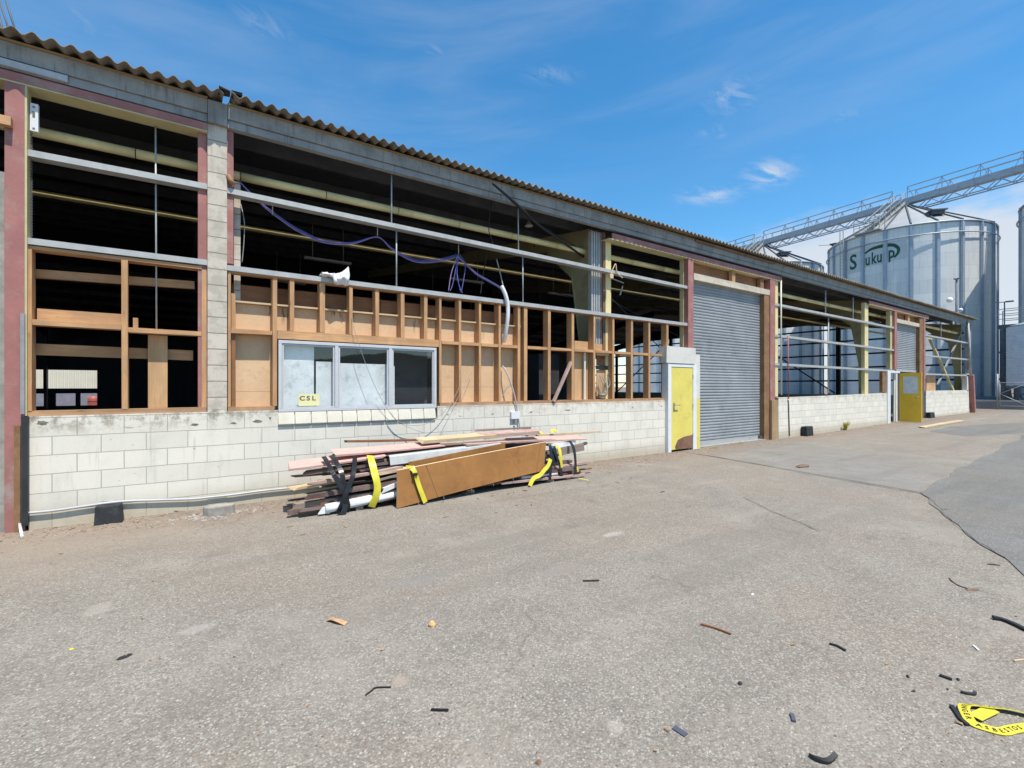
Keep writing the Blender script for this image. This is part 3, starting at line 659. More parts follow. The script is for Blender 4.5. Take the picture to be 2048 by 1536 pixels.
silo(SIL[3], 'galvanised silo seen only through the openings of the gutted shed', face(SIL[3]))

def conveyor():
    A, B = Vector((62.6, 52.0, 0)), Vector((54.2, -20.5, 0)); d = (B - A).normalized(); n = Vector((-d.y, d.x, 0)); L = (B - A).length; zb = 19.05
    root = empty('conveyor_bridge', A); tag(root, 'long galvanised conveyor bridge with handrails running across the silo peaks', 'conveyor')
    P = lambda s, o, z: A + d * s + n * o + Vector((0, 0, z))
    b = MB(); b.bar(P(0, 0, zb + .42), P(L, 0, zb + .42), .62, .56)
    k = 0.0
    while k < L: b.bar(P(k, -.33, zb + .45), P(k, .33, zb + .42), .05, .64); k += 2.4
    b.build('conveyor_housing', M['steel_blue'], root)
    b = MB(); b.bar(P(0, .85, zb + .6), P(L, .85, zb + .6), .95, .06); b.bar(P(0, .4, zb + .52), P(L, .4, zb + .52), .05, .14); b.bar(P(0, 1.32, zb + .52), P(L, 1.32, zb + .52), .05, .14)
    b.build('walkway', M['galv'], root)
    gaps = []
    for c in SIL[:3]:
        s = (Vector((c[0], c[1], 0)) - A).dot(d); gaps.append((s - .9, s + .3))
    segs, s0 = [], 0.0
    for g in gaps[1:2] + gaps[0:1] + gaps[2:3]: segs.append((s0, g[0])); s0 = g[1]
    segs.append((s0, L))
    for (a, c) in segs:
        b = MB()
        for off in (1.32, -.34):
            for z, t_ in ((1.72, .075), (1.2, .06)): b.bar(P(a, off, zb + z), P(c, off, zb + z), t_, t_)
            m = max(2, int((c - a) / 2.5))
            for i in range(m + 1):
                s = a + (c - a) * i / m; b.bar(P(s, off, zb + .5), P(s, off, zb + 1.72), .055, .055, up=(1, 0, 0))
                for ds in (-.55, .55):
                    if a < s + ds < c: b.bar(P(s, off, zb + 1.7), P(s + ds, off, zb + .55), .04, .04)
        b.build('handrail', M['steel_blue'], root)
    b = MB()
    for off in (-.3, .3):
        b.bar(P(0, off, zb - .55), P(L, off, zb - .55), .09, .09)
        k = 0.0; up = True
        while k < L - 1:
            b.bar(P(k, off, zb + (.14 if up else -.53)), P(k + .8, off, zb + (-.53 if up else .14)), .06, .06); up = not up; k += .8
    b.build('truss', M['steel_blue'], root)
    for c in SIL:
        s = (Vector((c[0], c[1], 0)) - A).dot(d); b = MB()
        for so_ in (-.5, .5):
            for off in (-.4, .4): b.bar(P(s + so_ * 1.5, off * 1.5, zb - .95), P(s + so_, off, zb), .1, .1, up=(1, 0, 0))
        b.tube([P(s, 0, zb - .6), P(s, 0, zb + .1)], .3, 10)
        b.build('support', M['steel_dark'], root)
conveyor()

def small_tank():
    c = Vector((43.7, -2.0, 0)); R = 2.2
    root = empty('water_tank', (c.x, c.y, gz(c.x))); tag(root, 'small corrugated round tank on a dark stand behind the wire gate', 'tank')
    C = lambda a, r, z: c + Vector((math.cos(a) * r, math.sin(a) * r, z)); N = 48
    b = MB(); rows = []
    z = 1.55
    while z <= 5.3:
        rows.append((z, R + .018 * math.sin(z * 2 * math.pi / .16))); z += .04
    for i in range(N):
        a0, a1 = 2 * math.pi * i / N, 2 * math.pi * (i + 1) / N
        for (z0, r0), (z1, r1) in zip(rows[:-1], rows[1:]): b.quad([C(a0, r0, z0), C(a1, r0, z0), C(a1, r1, z1), C(a0, r1, z1)], [(a0 * R, z0), (a1 * R, z0), (a1 * R, z1), (a0 * R, z1)], True)
    b.build('wall', M['tank'], root)
    b = MB()
    for i in range(N):
        a0, a1 = 2 * math.pi * i / N, 2 * math.pi * (i + 1) / N
        b.quad([C(a0, R + .05, 5.3), C(a1, R + .05, 5.3), C(a1, .02, 6.0), C(a0, .02, 6.0)])
    b.build('roof', M['silo_roof'], root)
    b = MB()
    for i in range(16):
        a0, a1 = 2 * math.pi * i / 16, 2 * math.pi * (i + 1) / 16
        b.bar(C(a0, R - .1, 0), C(a0, R - .1, 1.55), .14, .14, up=(1, 0, 0)); b.bar(C(a0, R - .05, 1.5), C(a1, R - .05, 1.5), .12, .18); b.bar(C(a0, R - .1, .2), C(a1, R - .1, 1.35), .06, .06)
    b.build('stand', M['steel_dark'], root)
small_tank()
def gantry():
    x0, x1, y0, y1 = 47.6, 48.9, -4.5, 1.25; zf = 5.9
    root = empty('steel_gantry', (x0, y0, gz(x0))); tag(root, 'dark steel access gantry with railed platform between the silos and the tank', 'gantry')
    b = MB(); b.box(x0, x1, y0, y1, zf - .08, zf); b.box(x0, x0 + .08, y0, y1, zf - .3, zf - .085); b.box(x1 - .08, x1, y0, y1, zf - .3, zf - .085); b.build('platform', M['steel_dark'], root)
    b = MB()
    ys = [y0 + (y1 - y0) * k / 5 for k in range(6)]
    for y in ys:
        for x in (x0 + .04, x1 - .04): b.bar((x, y, zf), (x, y, zf + 1.1), .05, .05, up=(1, 0, 0))
    for z in (.4, .75, 1.1):
        for x in (x0 + .04, x1 - .04): b.bar((x, y0, zf + z), (x, y1, zf + z), .045, .045)
    b.build('handrail', M['galv'], root)
    for x in (x0 + .1, x1 - .1):
        for y in (y0 + .2, (y0 + y1) / 2, y1 - .15):
            b = MB(); b.bar((x, y, 0), (x, y, zf - .31), .2, .2, up=(1, 0, 0)); b.build('post', M['steel_dark'], root)
    b = MB()
    for z in (2.0, 3.9): b.box(x0, x1, y1 - .7, y1, z, z + .12); b.bar((x0 + .1, y1 - .15, z - 1.6), (x0 + .1, (y0 + y1) / 2, z), .08, .08)
    for k in range(9): b.bar((x0 - .05, y1 - .75, .5 + k * .55), (x0 - .05, y1 - .2, .5 + k * .55), .05, .05)
    b.build('bracing', M['steel_dark'], root)
    b = MB(); b.bar((x0, y1 - .3, zf), (x0, y1 - .3, zf + 1.6), .06, .06, up=(1, 0, 0)); b.obox((x0, y1 - .55, zf + 1.6), (1, 0, 0), (0, 1, 0), (0, 0, 1), (.12, .2, .04)); b.obox((x0, y1 - .1, zf + 1.6), (1, 0, 0), (0, 1, 0), (0, 0, 1), (.05, .25, .02)); b.build('floodlight', M['steel_dark'], root)
gantry()
def kerb_and_gate():
    a, c = Vector((37.4, 12.0, 0)), Vector((39.6, -8.0, 0)); z = gz(38)
    root = empty('kerb_wall', (38, 0, z)); tag(root, 'low grey concrete kerb wall in front of the silos', 'wall')
    b = MB(); b.bar(Vector((a.x + 2.5, a.y, z + .22)), Vector((c.x + 2.5, c.y, z + .22)), .25, .46); b.build('wall_body', M['conc_pad'], root)
    b = MB(); b.bar(Vector((a.x + 2.5, a.y, z + .5)), Vector((c.x + 2.5, c.y, z + .5)), .34, .1); b.build('coping', M['conduit'], root)
    # wire gate
    g0, g1 = gpt(1995, 819), gpt(2120, 822); g0.z = g1.z = z
    d = (g1 - g0).normalized(); L = (g1 - g0).length
    root = empty('wire_gate', g0); tag(root, 'galvanised tube gate with diagonal braces and wire mesh, by the tank', 'gate')
    P = lambda s, h: g0 + d * s + Vector((0, 0, h))
    b = MB(); b.tube([P(0, 0), P(0, 2.15)], .045, 8); b.build('gate_post', M['galv_dark'], root)
    b = MB()
    for h in (.22, 1.62): b.tube([P(.1, h), P(L, h)], .025, 8)
    for s in (.1, L / 2, L): b.tube([P(s, .22), P(s, 1.62)], .025, 8)
    b.tube([P(.1, .95), P(L / 2, 1.6)], .022, 6); b.tube([P(.1, .95), P(L / 2, .25)], .022, 6); b.build('gate_frame', M['galv'], root)
    b = MB(); n = int(L / .11)
    for k in range(-14, n):
        for sg in (0, 1):
            s0 = .1 + k * .11; h0, h1 = .24, 1.6; s1 = s0 + 1.36
            a_ = max(s0, .1); e_ = min(s1, L)
            if e_ <= a_: continue
            f0, f1 = (a_ - s0) / 1.36, (e_ - s0) / 1.36
            q0, q1 = (h0 + 1.36 * f0, h0 + 1.36 * f1) if sg == 0 else (h1 - 1.36 * f0, h1 - 1.36 * f1)
            b.bar(P(a_, q0), P(e_, q1), .004, .004)
    o = b.build('wire_mesh', M['galv_dark'], root)
kerb_and_gate()
def lamp_pole():
    x, y = 37.0, 1.15; z0 = gz(x); root = empty('lamp_pole', (x, y, z0)); tag(root, 'thin dark pole with two round white lamps standing beyond the shed end', 'lamp')
    b = MB(); b.tube([(x, y, z0), (x, y, 7.8)], .055, 8); b.bar((x, y - .12, 7.8), (x, y + .12, 7.8), .1, .06); b.build('pole', M['steel_dark'], root)
    for (dy, zz, r) in ((.28, 6.6, .16), (-.2, 5.95, .11)):
        b = MB(); c = Vector((x - .1, y + dy, zz)); N = 12
        for i in range(N):
            for j in range(6):
                A = [(math.pi * j / 6, 2 * math.pi * i / N), (math.pi * j / 6, 2 * math.pi * (i + 1) / N), (math.pi * (j + 1) / 6, 2 * math.pi * (i + 1) / N), (math.pi * (j + 1) / 6, 2 * math.pi * i / N)]
                b.quad([c + Vector((r * math.sin(p) * math.cos(q), r * math.sin(p) * math.sin(q), r * math.cos(p))) for p, q in A], None, True)
        b.bar((x, y, zz), (x - .05, y + dy, zz), .03, .03); b.build('lamp_head', M['lampwhite'], root)
lamp_pole()
# ------------------------------------------------------------------ the gutted shed
SHED = empty('gutted_shed', (0, 0, 0))
tag(SHED, 'long single-storey industrial shed with gutted front, corrugated roof and low white block wall', 'building')
XL, XR, YB = -12.0, 34.5, 30.0
RS = math.tan(math.radians(8.0)); YE = -0.252; ZE = 5.075
def roofz(y): return ZE + RS * (min(y, 2 * 15 - y) - YE)
M['roof'] = None
def roof_mat():
    t = NT('fibre cement roof'); p = t.coord('pos'); n = t.noise(p, 1.6, 6, 0.7); n2 = t.noise(p, 9, 5, 0.75); n3 = t.noise(p, 40, 3, 0.7)
    col = t.ramp(n, [(0.3, (0.15, 0.13, 0.10)), (0.7, (0.29, 0.26, 0.21))])
    col = t.mix(t.math('MULTIPLY', t.sstep(n2, 0.5, 0.68), 0.6), col, (0.085, 0.078, 0.06))
    col = t.mix(t.math('MULTIPLY', t.sstep(n3, 0.55, 0.72), 0.4), col, (0.36, 0.34, 0.27))
    t.base(col); t.rm(0.95); t.bump(n3, 0.4, 0.006); return t.m
M['roof'] = roof_mat()
M['fascia'] = paint('weathered concrete', (0.285, 0.285, 0.27), 0.88, var=0.28, scale=3.0, dirt=(0.07, 0.07, 0.068), dirt_amt=0.7, bump=0.3, streak=True)
M['fascia_low'] = paint('weathered board', (0.27, 0.275, 0.27), 0.8, var=0.22, scale=3.0, dirt=(0.07, 0.072, 0.072), dirt_amt=0.6, bump=0.2, streak=True)
M['shutter'] = paint('galvanised shutter', (0.31, 0.325, 0.335), 0.5, 0.2, var=0.15, scale=1.2, dirt=(0.20, 0.21, 0.22), dirt_amt=0.6)
M['clad'] = paint('cream cladding', (0.62, 0.60, 0.50), 0.6, var=0.08, scale=0.8)
M['grey_wall'] = paint('grey wall band', (0.20, 0.20, 0.25), 0.7)
def hb(name, m, px0, px1, z0, z1, y0, y1, parent=SHED, jit=0.0, bevel=0.0, yref=None):
    r = y0 if yref is None else yref
    b = MB(); b.box(X(px0, r), X(px1, r), y0, y1, z0, z1, jit); return b.build(name, m, parent, bevel=bevel)
def hx(name, m, x0, x1, y0, y1, z0, z1, parent=SHED, jit=0.0, bevel=0.0):
    b = MB(); b.box(x0, x1, y0, y1, z0, z1, jit); return b.build(name, m, parent, bevel=bevel)
def lbar(name, m, px0, py0, px1, py1, h, y0, y1, parent=SHED, jit=0.0):
    """horizontal member whose front face centre runs between two points of the facade plane y0"""
    a, c = at(px0, py0, y0), at(px1, py1, y0); off = Vector((0, (y1 - y0) / 2, 0))
    b = MB(); b.bar(a + off, c + off, y1 - y0, h, jit=jit); return b.build(name, m, parent)
def roof_part(x0, x1, dz, name='roof'):
    pitch = 0.146; n = max(2, int((x1 - x0) / pitch * 8)); th = 0.008; b = MB(); ys = [YE, 2.0, 7.0, 14.85]
    xs = [x0 + (x1 - x0) * i / n for i in range(n + 1)]
    def zt(x, y): return roofz(y) + dz + 0.027 * math.sin(2 * math.pi * x / pitch) + 0.008 * mnoise.noise(Vector((x * .8, 0, 0))) * (1 if y < 1 else .3)
    def ye(x): return YE + 0.022 * mnoise.noise(Vector((math.floor(x / 1.05) * 3.7, 4, 0)))
    for x_a, x_b in zip(xs[:-1], xs[1:]):
        for y_a, y_b in zip(ys[:-1], ys[1:]):
            ya0 = ye(x_a) if y_a == YE else y_a; ya1 = ye(x_b) if y_a == YE else y_a
            for o in (0, -th): b.quad([(x_a, ya0, zt(x_a, y_a) + o), (x_b, ya1, zt(x_b, y_a) + o), (x_b, y_b, zt(x_b, y_b) + o), (x_a, y_b, zt(x_a, y_b) + o)], None, True)
        b.quad([(x_a, ye(x_a), zt(x_a, YE)), (x_b, ye(x_b), zt(x_b, YE)), (x_b, ye(x_b), zt(x_b, YE) - th), (x_a, ye(x_a), zt(x_a, YE) - th)])
    return b.build(name, M['roof'], SHED, weld=False, recalc=False)
XC0, XC1 = X(415), X(454)
r1 = roof_part(XL - .3, XC1 - .05, 0.0); roof_part(XC1 + .03, XR + .25, 0.01)
b = MB(); b.box(XL - .3, XR + .25, 14.7, 30.4, 0, 0)
b = MB(); n_ = 40
for i in range(n_):
    a, c = 15.0 + 15.4 * i / n_, 15.0 + 15.4 * (i + 1) / n_
    b.quad([(XL - .3, a, roofz(a) + .03), (XR + .25, a, roofz(a) + .03), (XR + .25, c, roofz(c) + .03), (XL - .3, c, roofz(c) + .03)])
b.build('roof', M['roof'], SHED)
b = MB(); b.obox((XC1 + .09, YE + .09, ZE + .045), (1, 0, 0), (0, 1, 0), (0, 0, 1), (.05, .08, .010), .010); b.obox((XC0 + .17, YE + .07, ZE + .045), (1, 0, 0), (0, 1, 0), (0, 0, 1), (.06, .08, .010), .010); b.build('ridge_scrap', M['black'], r1)
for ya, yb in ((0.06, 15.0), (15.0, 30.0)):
    b = MB(); b.prism([(XL, ya, roofz(ya) - .10), (XR, ya, roofz(ya) - .10), (XR, yb, roofz(yb) - .10), (XL, yb, roofz(yb) - .10)], (0, 0, .03)); b.build('roof_shade_sheet', M['shed_end'], SHED)  # added dark sheet, holds the shade under the roof in its colour
for k in range(9):
    y = 0.75 + k * 1.65
    hx('purlin', M['purlin'], XL, XR, y, y + .07, roofz(y) - .31, roofz(y) - .11)
    if k < 8: hx('purlin', M['purlin'], XL, XR, 30 - y - .07, 30 - y, roofz(y) - .31, roofz(y) - .11)
# fascia: concrete beam above, board below, timber strip under the roof edge; broken at the column
YF = -0.06
for (xa, xb) in ((XL, XC0 - .004), (XC1 + .004, X(999)), (X(999) + .006, X(1562)), (X(1562) + .006, XR + .05)):
    hx('fascia', M['fascia'], xa, xb, YF, .08, 4.862, 5.03, jit=0.002)
    hx('fascia_board', M['fascia_low'], xa, xb, YF + .026, .06, 4.765, 4.856, jit=0.002)
    hx('eave_strip', M['tan_post'], xa, xb, YF - .012, .05, 5.032, 5.056, jit=0.003)
hx('sunlit_strip', M['sunlit_strip'], XL, X(135, YF), YF - .014, YF + .0255, 4.778, 4.846, jit=0.003)
hb('trim_batten', M['brown_post'], 1393, 1552, 4.985, 5.035, YF - .055, YF - .014)
# low block wall, column, left neighbour wall
Wt = 1.19
wall_spans = [(X(57), X(1337)), (X(1557), X(1775)), (X(1852), X(1938))]
for i, (xa, xb) in enumerate(wall_spans):
    b = MB(); nseg = 24
    for k in range(nseg):
        x0, x1 = xa + (xb - xa) * k / nseg, xa + (xb - xa) * (k + 1) / nseg
        if i == 0 and x1 > X(556.5) and x0 < X(875): continue
        b.box(x0, x1, 0, .19, -.3, Wt + (gz((x0 + x1) / 2) if i else 0))
    if i == 0:
        a_ = xa + (xb - xa) * math.floor((X(556.5) - xa) / (xb - xa) * nseg) / nseg; c_ = xa + (xb - xa) * math.ceil((X(875) - xa) / (xb - xa) * nseg) / nseg
        b.box(a_, X(556.5), 0, .19, -.3, Wt); b.box(X(556.5), X(875), 0, .19, -.3, .985); b.box(X(875), c_, 0, .19, -.3, Wt)
    b.build('block_wall', M['block'], SHED)
CC = hx('concrete_column', M['column_block'], XC0, XC1, -.004, .24, Wt + .03, 4.762); hx('column_foot', M['column_foot'], XC0, XC1, -.004, .24, -.2, Wt + .028, CC)
hx('column_head', M['fascia'], XC0, XC1, YF - .004, .2, 4.766, 5.035)
# torn render and drill scars along the top of the wall
M['scar'] = paint('broken render', (0.19, 0.165, 0.125), 0.95, var=0.5, scale=25, bump=0.5)
M['scar_pale'] = paint('fresh break', (0.62, 0.59, 0.50), 0.95, var=0.2, scale=25, bump=0.4)
for (px, py, w, h, pale) in ((85, 845, .10, .05, 0), (258, 853, .07, .035, 1), (390, 849, .09, .03, 0), (438, 845, .05, .02, 0), (467, 846, .07, .02, 0), (515, 842, .12, .04, 0), (540, 836, .03, .03, 0), (896, 829, .04, .02, 0), (921, 831, .07, .03, 1), (985, 828, .04, .02, 0), (1062, 824, .08, .02, 0), (1080, 823, .10, .02, 1), (1135, 820, .16, .025, 0), (1200, 818, .05, .015, 1), (1225, 817, .1, .015, 1), (1265, 815, .04, .03, 0), (1323, 812, .05, .025, 0)):
    c = at(px, py, 0); b = MB(); o1, o2 = [], []
    for k in range(14):
        a = 2 * math.pi * k / 14; r = .6 + .55 * random.random(); o1.append((c.x + math.cos(a) * w / 2 * r, -.0035, c.z + math.sin(a) * h / 2 * r))
    b.prism(o1, (0, .02, 0)); b.build('render_scar', M['scar_pale'] if pale else M['scar'], SHED)
hx('side_wall', M['concrete'], XL, X(7), .03, .2, -.2, 3.72)
hx('side_wall', M['shed_end'], XL - .2, XL, .2, YB, -.2, 4.95)
# left bay: red frame, lintel with cream soffit
PR = hb('red_post', M['red'], 9, 49, -.1, 4.655, -.03, .14)
hb('post_reveal', M['cream'], 49.3, 54, 1.2, 4.64, -.026, .14, PR)
LT = hx('red_lintel', M['red'], XL, XC0 - .003, -.036, .0, 4.66, 4.748); hx('soffit', M['cream'], XL, XC0 - .003, -.034, .20, 4.642, 4.657, LT)
RP = hb('red_post', M['red'], 396, 414, 1.2, 4.64, .03, .2, yref=.03); hx('red_post', M['red'], XC1 + .002, X(467, .03), .03, .2, 3.07, 4.76)
hx('block_pier', M['column_block'], X(468, .21), X(481, .21), .21, .4, 1.2, 4.2)
hb('guard_board', M['brown_post'], 28, 40, -.1, 1.1, -.055, -.032); hb('steel_angle', M['galv_dark'], 40.5, 49, 1.22, 2.26, -.06, -.033)
hb('downpipe', M['dark_pipe'], 42, 56, .06, 1.19, -.06, -.002)
ST = hb('timber_stub', M['stud'], -30, 22, 4.16, 4.25, -.11, -.035, yref=-.1)
# rails
lbar('girt', M['galv'], 52, 304, 414.5, 373, .068, .0, .14); lbar('girt', M['galv'], 49, 480.5, 414.5, 525, .066, .0, .14)
lbar('girt', M['galv'], 454.5, 380.5, 1377, 575, .066, .0, .14); lbar('girt', M['galv'], 454.5, 535, 1377, 649, .066, .0, .14)
for (a, b_, c, d) in ((1549, 608, 1790, 656), (1549, 670.5, 1790, 700.5), (1549, 728, 1790, 742)): lbar('girt', M['galv'], a, b_, c, d, .07, .0, .14)
for (a, b_, c, d) in ((1851, 670, 1936, 686), (1851, 711, 1937, 719), (1851, 748, 1938, 751)): lbar('girt', M['galv'], a, b_, c, d, .07, .0, .14)
# sag rods
def rod(px, z0, z1, Y=.08, r=.012, m='conduit'):
    b = MB(); x = X(px, Y); b.tube([(x, Y, z0), (x + random.uniform(-.01, .01), Y, z1)], r, 6); b.build('sag_rod', M[m], SHED)
rod(313, 2.2, 4.64, .16, .010, 'galv'); rod(783, 3.98, 4.77, .10, .011); rod(793, 3.05, 3.94, .10, .011); rod(1037, 3.98, 4.77, .1, .011); rod(1046, 3.0, 3.93, .1, .011)
rod(1651, 3.9, 4.7, .1, .02); rod(1657, 1.3, 3.85, .1, .02); rod(1706, 3.9, 4.7, .1, .02); rod(1882, 3.9, 4.6, .1, .02)

# ---- timber frames
FY0, FY1 = .02, .17; ZB0, ZB1, ZT = 1.192, 1.246, 3.0
def stud(parent, px0, px1, z0, z1, y0=FY0, y1=FY1, m='stud'): return hb('stud', M[m], px0, px1, z0, z1, y0 + random.uniform(-.004, .004), y1, parent, jit=.003)
def nog(parent, px0, px1, z0, z1, y0=FY0, y1=FY1, m='stud', name='nogging'): return hb(name, M[m], px0, px1, z0, z1, y0 + .002, y1, parent, jit=.003)
fr = hb('timber_frame', M['plate'], 52, 413, ZB0, ZB1, FY0, FY1, jit=.004)
nog(fr, 54, 404, 2.955, 2.99, name='top_plate')
for a, c in ((53, 64), (243, 255), (403, 413)): stud(fr, a, c, ZB1 + .001, 2.953)
nog(fr, 64.5, 242.5, 2.155, 2.215); nog(fr, 255.5, 402.5, 2.13, 2.185)
hb('loose_board', M['stud'], 74, 243, 2.22, 2.345, .12, .16, fr); hb('loose_board', M['stud'], 266, 276, 2.19, 2.31, .10, .16, fr)
for (pa, pya, pb, pyb, h, y) in ((62, 546, 389, 570, .095, .24), (62, 698, 386, 711, .125, .24)):
    lbar('back_rail', M['stud'], pa, pya, pb, pyb, h, y, y + .05, fr)
hb('ply_strip', M['ply'], 296, 335, 1.248, 2.125, .172, .19, fr)
# middle frame
fm = MB(); fm.box(X(880, FY0), X(1046, FY0), FY0, FY1, ZB0, ZB1, .003)
fm = fm.build('timber_frame', M['plate'], SHED)
hb('bottom_plate', M['plate'], 456, 549, ZB0, ZB1, FY0, FY1, fm, jit=.003); hb('bottom_plate', M['plate'], 1046.4, 1337, ZB0, ZB1, FY0 + .004, FY1, fm, jit=.003)
nog(fm, 457, 1378, 2.958, 2.992, name='top_plate')
hb('window_header', M['stud'], 555, 878, 2.146, 2.26, FY0 - .004, FY1, fm, jit=.003)
for a, c in ((456, 462), (545, 554), (878.5, 883), (918, 922.5), (958, 962.5), (997.5, 1001.5), (1035.5, 1040.5), (1048, 1054.5), (1096, 1101.5), (1143.5, 1148.5), (1187, 1191), (1225, 1229), (1262, 1266), (1297, 1300.5), (1333, 1337)):
    stud(fm, a, c, ZB1 + .001, 2.956)
stud(fm, 1376, 1379.5, 2.25, 2.956)
stud(fm, 463, 471, 1.25, 2.19, .06, FY1, 'weather'); stud(fm, 463, 471, 2.24, 2.7, .06, FY1, 'stud')
for a, c in ((580, 588.5), (640, 650), (699, 705.5), (751, 758), (801.5, 809), (848.5, 855)): stud(fm, a, c, 2.262, 2.956)
nog(fm, 462.5, 544.5, 2.19, 2.245)
ks = [883.5, 918, 922.5, 958, 963, 997, 1002, 1035, 1055, 1095.5, 1102, 1143, 1149, 1186.5, 1191.5, 1224.5, 1229.5, 1261.5, 1266.5, 1296.5, 1301, 1332.5]
for a, c in zip(ks[0::2], ks[1::2]): nog(fm, a, c, 2.2, 2.252)
hb('packer', M['ply'], 1193, 1218, 2.15, 2.197, FY0 + .03, FY1, fm); hb('packer', M['stud'], 1240, 1262, 2.16, 2.197, FY0 + .03, FY1, fm)
# lining boards at the back of the studs
def lin(px0, px1, z0, z1, m='board', name='lining_board', y=None):
    y = FY1 + .002 if y is None else y
    return hb(name, M[m], px0, px1, z0, z1, y, y + .012)
lin(464, 553, 1.2, 1.44); lin(464, 553, 1.443, 2.595); lin(553.5, 879, 2.15, 2.595); lin(879.5, 960, 1.2, 1.5); lin(879.5, 960, 1.503, 2.6); lin(960.5, 1042, 1.2, 1.5); lin(960.5, 1042, 1.503, 2.6)
hb('lining_ledge', M['pile_tan'], 464, 1042, 2.598, 2.622, FY1 - .06, FY1 + .05)
hb('upper_lining', M['weather'], 464, 760, 2.62, 2.85, FY1 + .05, FY1 + .075, jit=.006); hb('upper_lining', M['weather'], 761, 1042, 2.62, 2.84, FY1 + .05, FY1 + .075, jit=.006)
lin(1149, 1178, 2.25, 2.43, 'ply'); lin(1191, 1217, 2.25, 2.40, 'ply'); lin(1149, 1185, 1.2, 2.2, 'ply'); lin(1193, 1217, 1.26, 1.86, 'ply'); lin(1193, 1217, 1.95, 2.2, 'weather')
hb('wall_conduit', M['white'], 1168.5, 1171.5, 1.25, 2.2, .10, .125)
# black sheet added to darken the bays, so no sky shows through the lining
hx('dark_backing', M['shed_end'], X(462), X(1042), .62, .66, 0, 2.9)
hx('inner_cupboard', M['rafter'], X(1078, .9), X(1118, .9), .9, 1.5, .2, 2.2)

# ---- window
WN = MB(); wx0, wx1, wz0, wz1 = X(557), X(873), 1.165, 2.128
WY0, WY1 = -.004, .07
mx = [(X(670), X(677)), (X(778), X(784.5))]
WN.box(wx0, wx1, WY0, WY1, wz0, wz0 + .042); WN.box(wx0, wx1, WY0, WY1, wz1 - .042, wz1)
for a, c in ((wx0, wx0 + .042), mx[0], mx[1], (wx1 - .042, wx1)): WN.box(a, c, WY0 + .001, WY1, wz0 + .043, wz1 - .043)
WN = WN.build('window', M['alu'], SHED, bevel=.004)
t = NT('window glass'); t.t.nodes.remove(t.bs)
gl = t.n('ShaderNodeBsdfGlossy'); gl.inputs['Roughness'].default_value = 0.02; gl.inputs['Color'].default_value = (.9, .92, .95, 1)
tr = t.n('ShaderNodeBsdfTransparent'); tr.inputs['Color'].default_value = (.97, .98, .98, 1)
fz = t.n('ShaderNodeFresnel'); fz.inputs['IOR'].default_value = 1.75; mxs = t.n('ShaderNodeMixShader')
t.l(t.math('MULTIPLY', fz.outputs[0], t.math('SUBTRACT', 1.0, t.n('ShaderNodeNewGeometry').outputs['Backfacing'])), mxs.inputs[0]); t.l(tr.outputs[0], mxs.inputs[1]); t.l(gl.outputs[0], mxs.inputs[2]); t.l(mxs.outputs[0], t.out.inputs[0])
M['glass'] = t.m
panes = [(wx0 + .042, mx[0][0]), (mx[0][1], mx[1][0]), (mx[1][1], wx1 - .042)]
for i, (a, c) in enumerate(panes):
    f_ = MB(); a_, c_, z0, z1 = a + .004, c - .004, wz0 + .045, wz1 - .046; w_ = .02
    f_.box(a_, c_, .008, .05, z0, z0 + w_); f_.box(a_, c_, .008, .05, z1 - w_, z1); f_.box(a_, a_ + w_, .009, .05, z0 + w_ + .001, z1 - w_ - .001); f_.box(c_ - w_, c_, .009, .05, z0 + w_ + .001, z1 - w_ - .001)
    f_.build('sash', M['alu'], WN)
    hx('pane', M['glass'], a_ + w_ - .004, c_ - w_ + .004, .028, .031, z0 + w_ - .004, z1 - w_ + .004, WN)
    # flat backing sheets behind the glass
for (p0, p1, za, zb) in ((561, 628, 1.2, 2.1), (632, 672, 1.2, 1.86), (676, 781, 1.2, 1.845), (781.5, 789.5, 1.2, 1.82)):
    hb('backing_sheet', M['sheet_white'], p0, p1, za, zb, .09 + random.uniform(0, .008), .105, WN, yref=.09)
hx('window_dark_back', M['shed_end'], wx0 - .02, wx1 + .02, .4, .42, 1.0, 2.2, WN)  # dark sheet added to stand in for the unlit interior
S = MB(); nt = 11; sx0, sx1 = X(557, -.06), X(874, -.06)
for k in range(nt):
    a, c = sx0 + (sx1 - sx0) * k / nt + .004, sx0 + (sx1 - sx0) * (k + 1) / nt - .004
    S.prism([(a, -.002, 1.16), (a, -.034, 1.005), (a, -.026, .99), (a, 0.03, .99), (a, .03, 1.16)], (c - a, 0, 0))
sl = S.build('sill', M['sill_tile'], WN, bevel=.006)
hx('sill_grout', M['grout'], sx0 + .006, sx1 - .006, -.008, .028, .992, 1.12, WN)
# ---- steel post, flashing at the third column
fl = MB(); x0, x1 = X(1183, .2), X(1206, .2)
for k in range(5):
    a = x0 + (x1 - x0) * k / 5; c = x0 + (x1 - x0) * (k + .55) / 5; fl.box(a, c, .20, .3, 2.1, 4.75); fl.box(c, x0 + (x1 - x0) * (k + 1) / 5, .225, .3, 2.1, 4.75)
fl.build('metal_flashing', M['galv'], SHED)
hb('post_strip', M['rust'], 1206.3, 1211, 2.1, 4.75, .15, .3); cp = hb('cream_post', M['pipe_cream'], 1211.3, 1222, 1.25, 4.58, .145, .34)
lt = hx('red_lintel', M['red'], X(1223), X(1562), -.03, .0, 4.585, 4.70); hx('soffit', M['cream'], X(1216), X(1562), -.028, .22, 4.567, 4.583, lt)
hb('cream_post', M['cream'], 1366.5, 1376, 1.25, 4.565, .1, .2, yref=.1)
hb('red_post', M['red'], 1376.5, 1387, -.05, 4.565, -.02, .13)
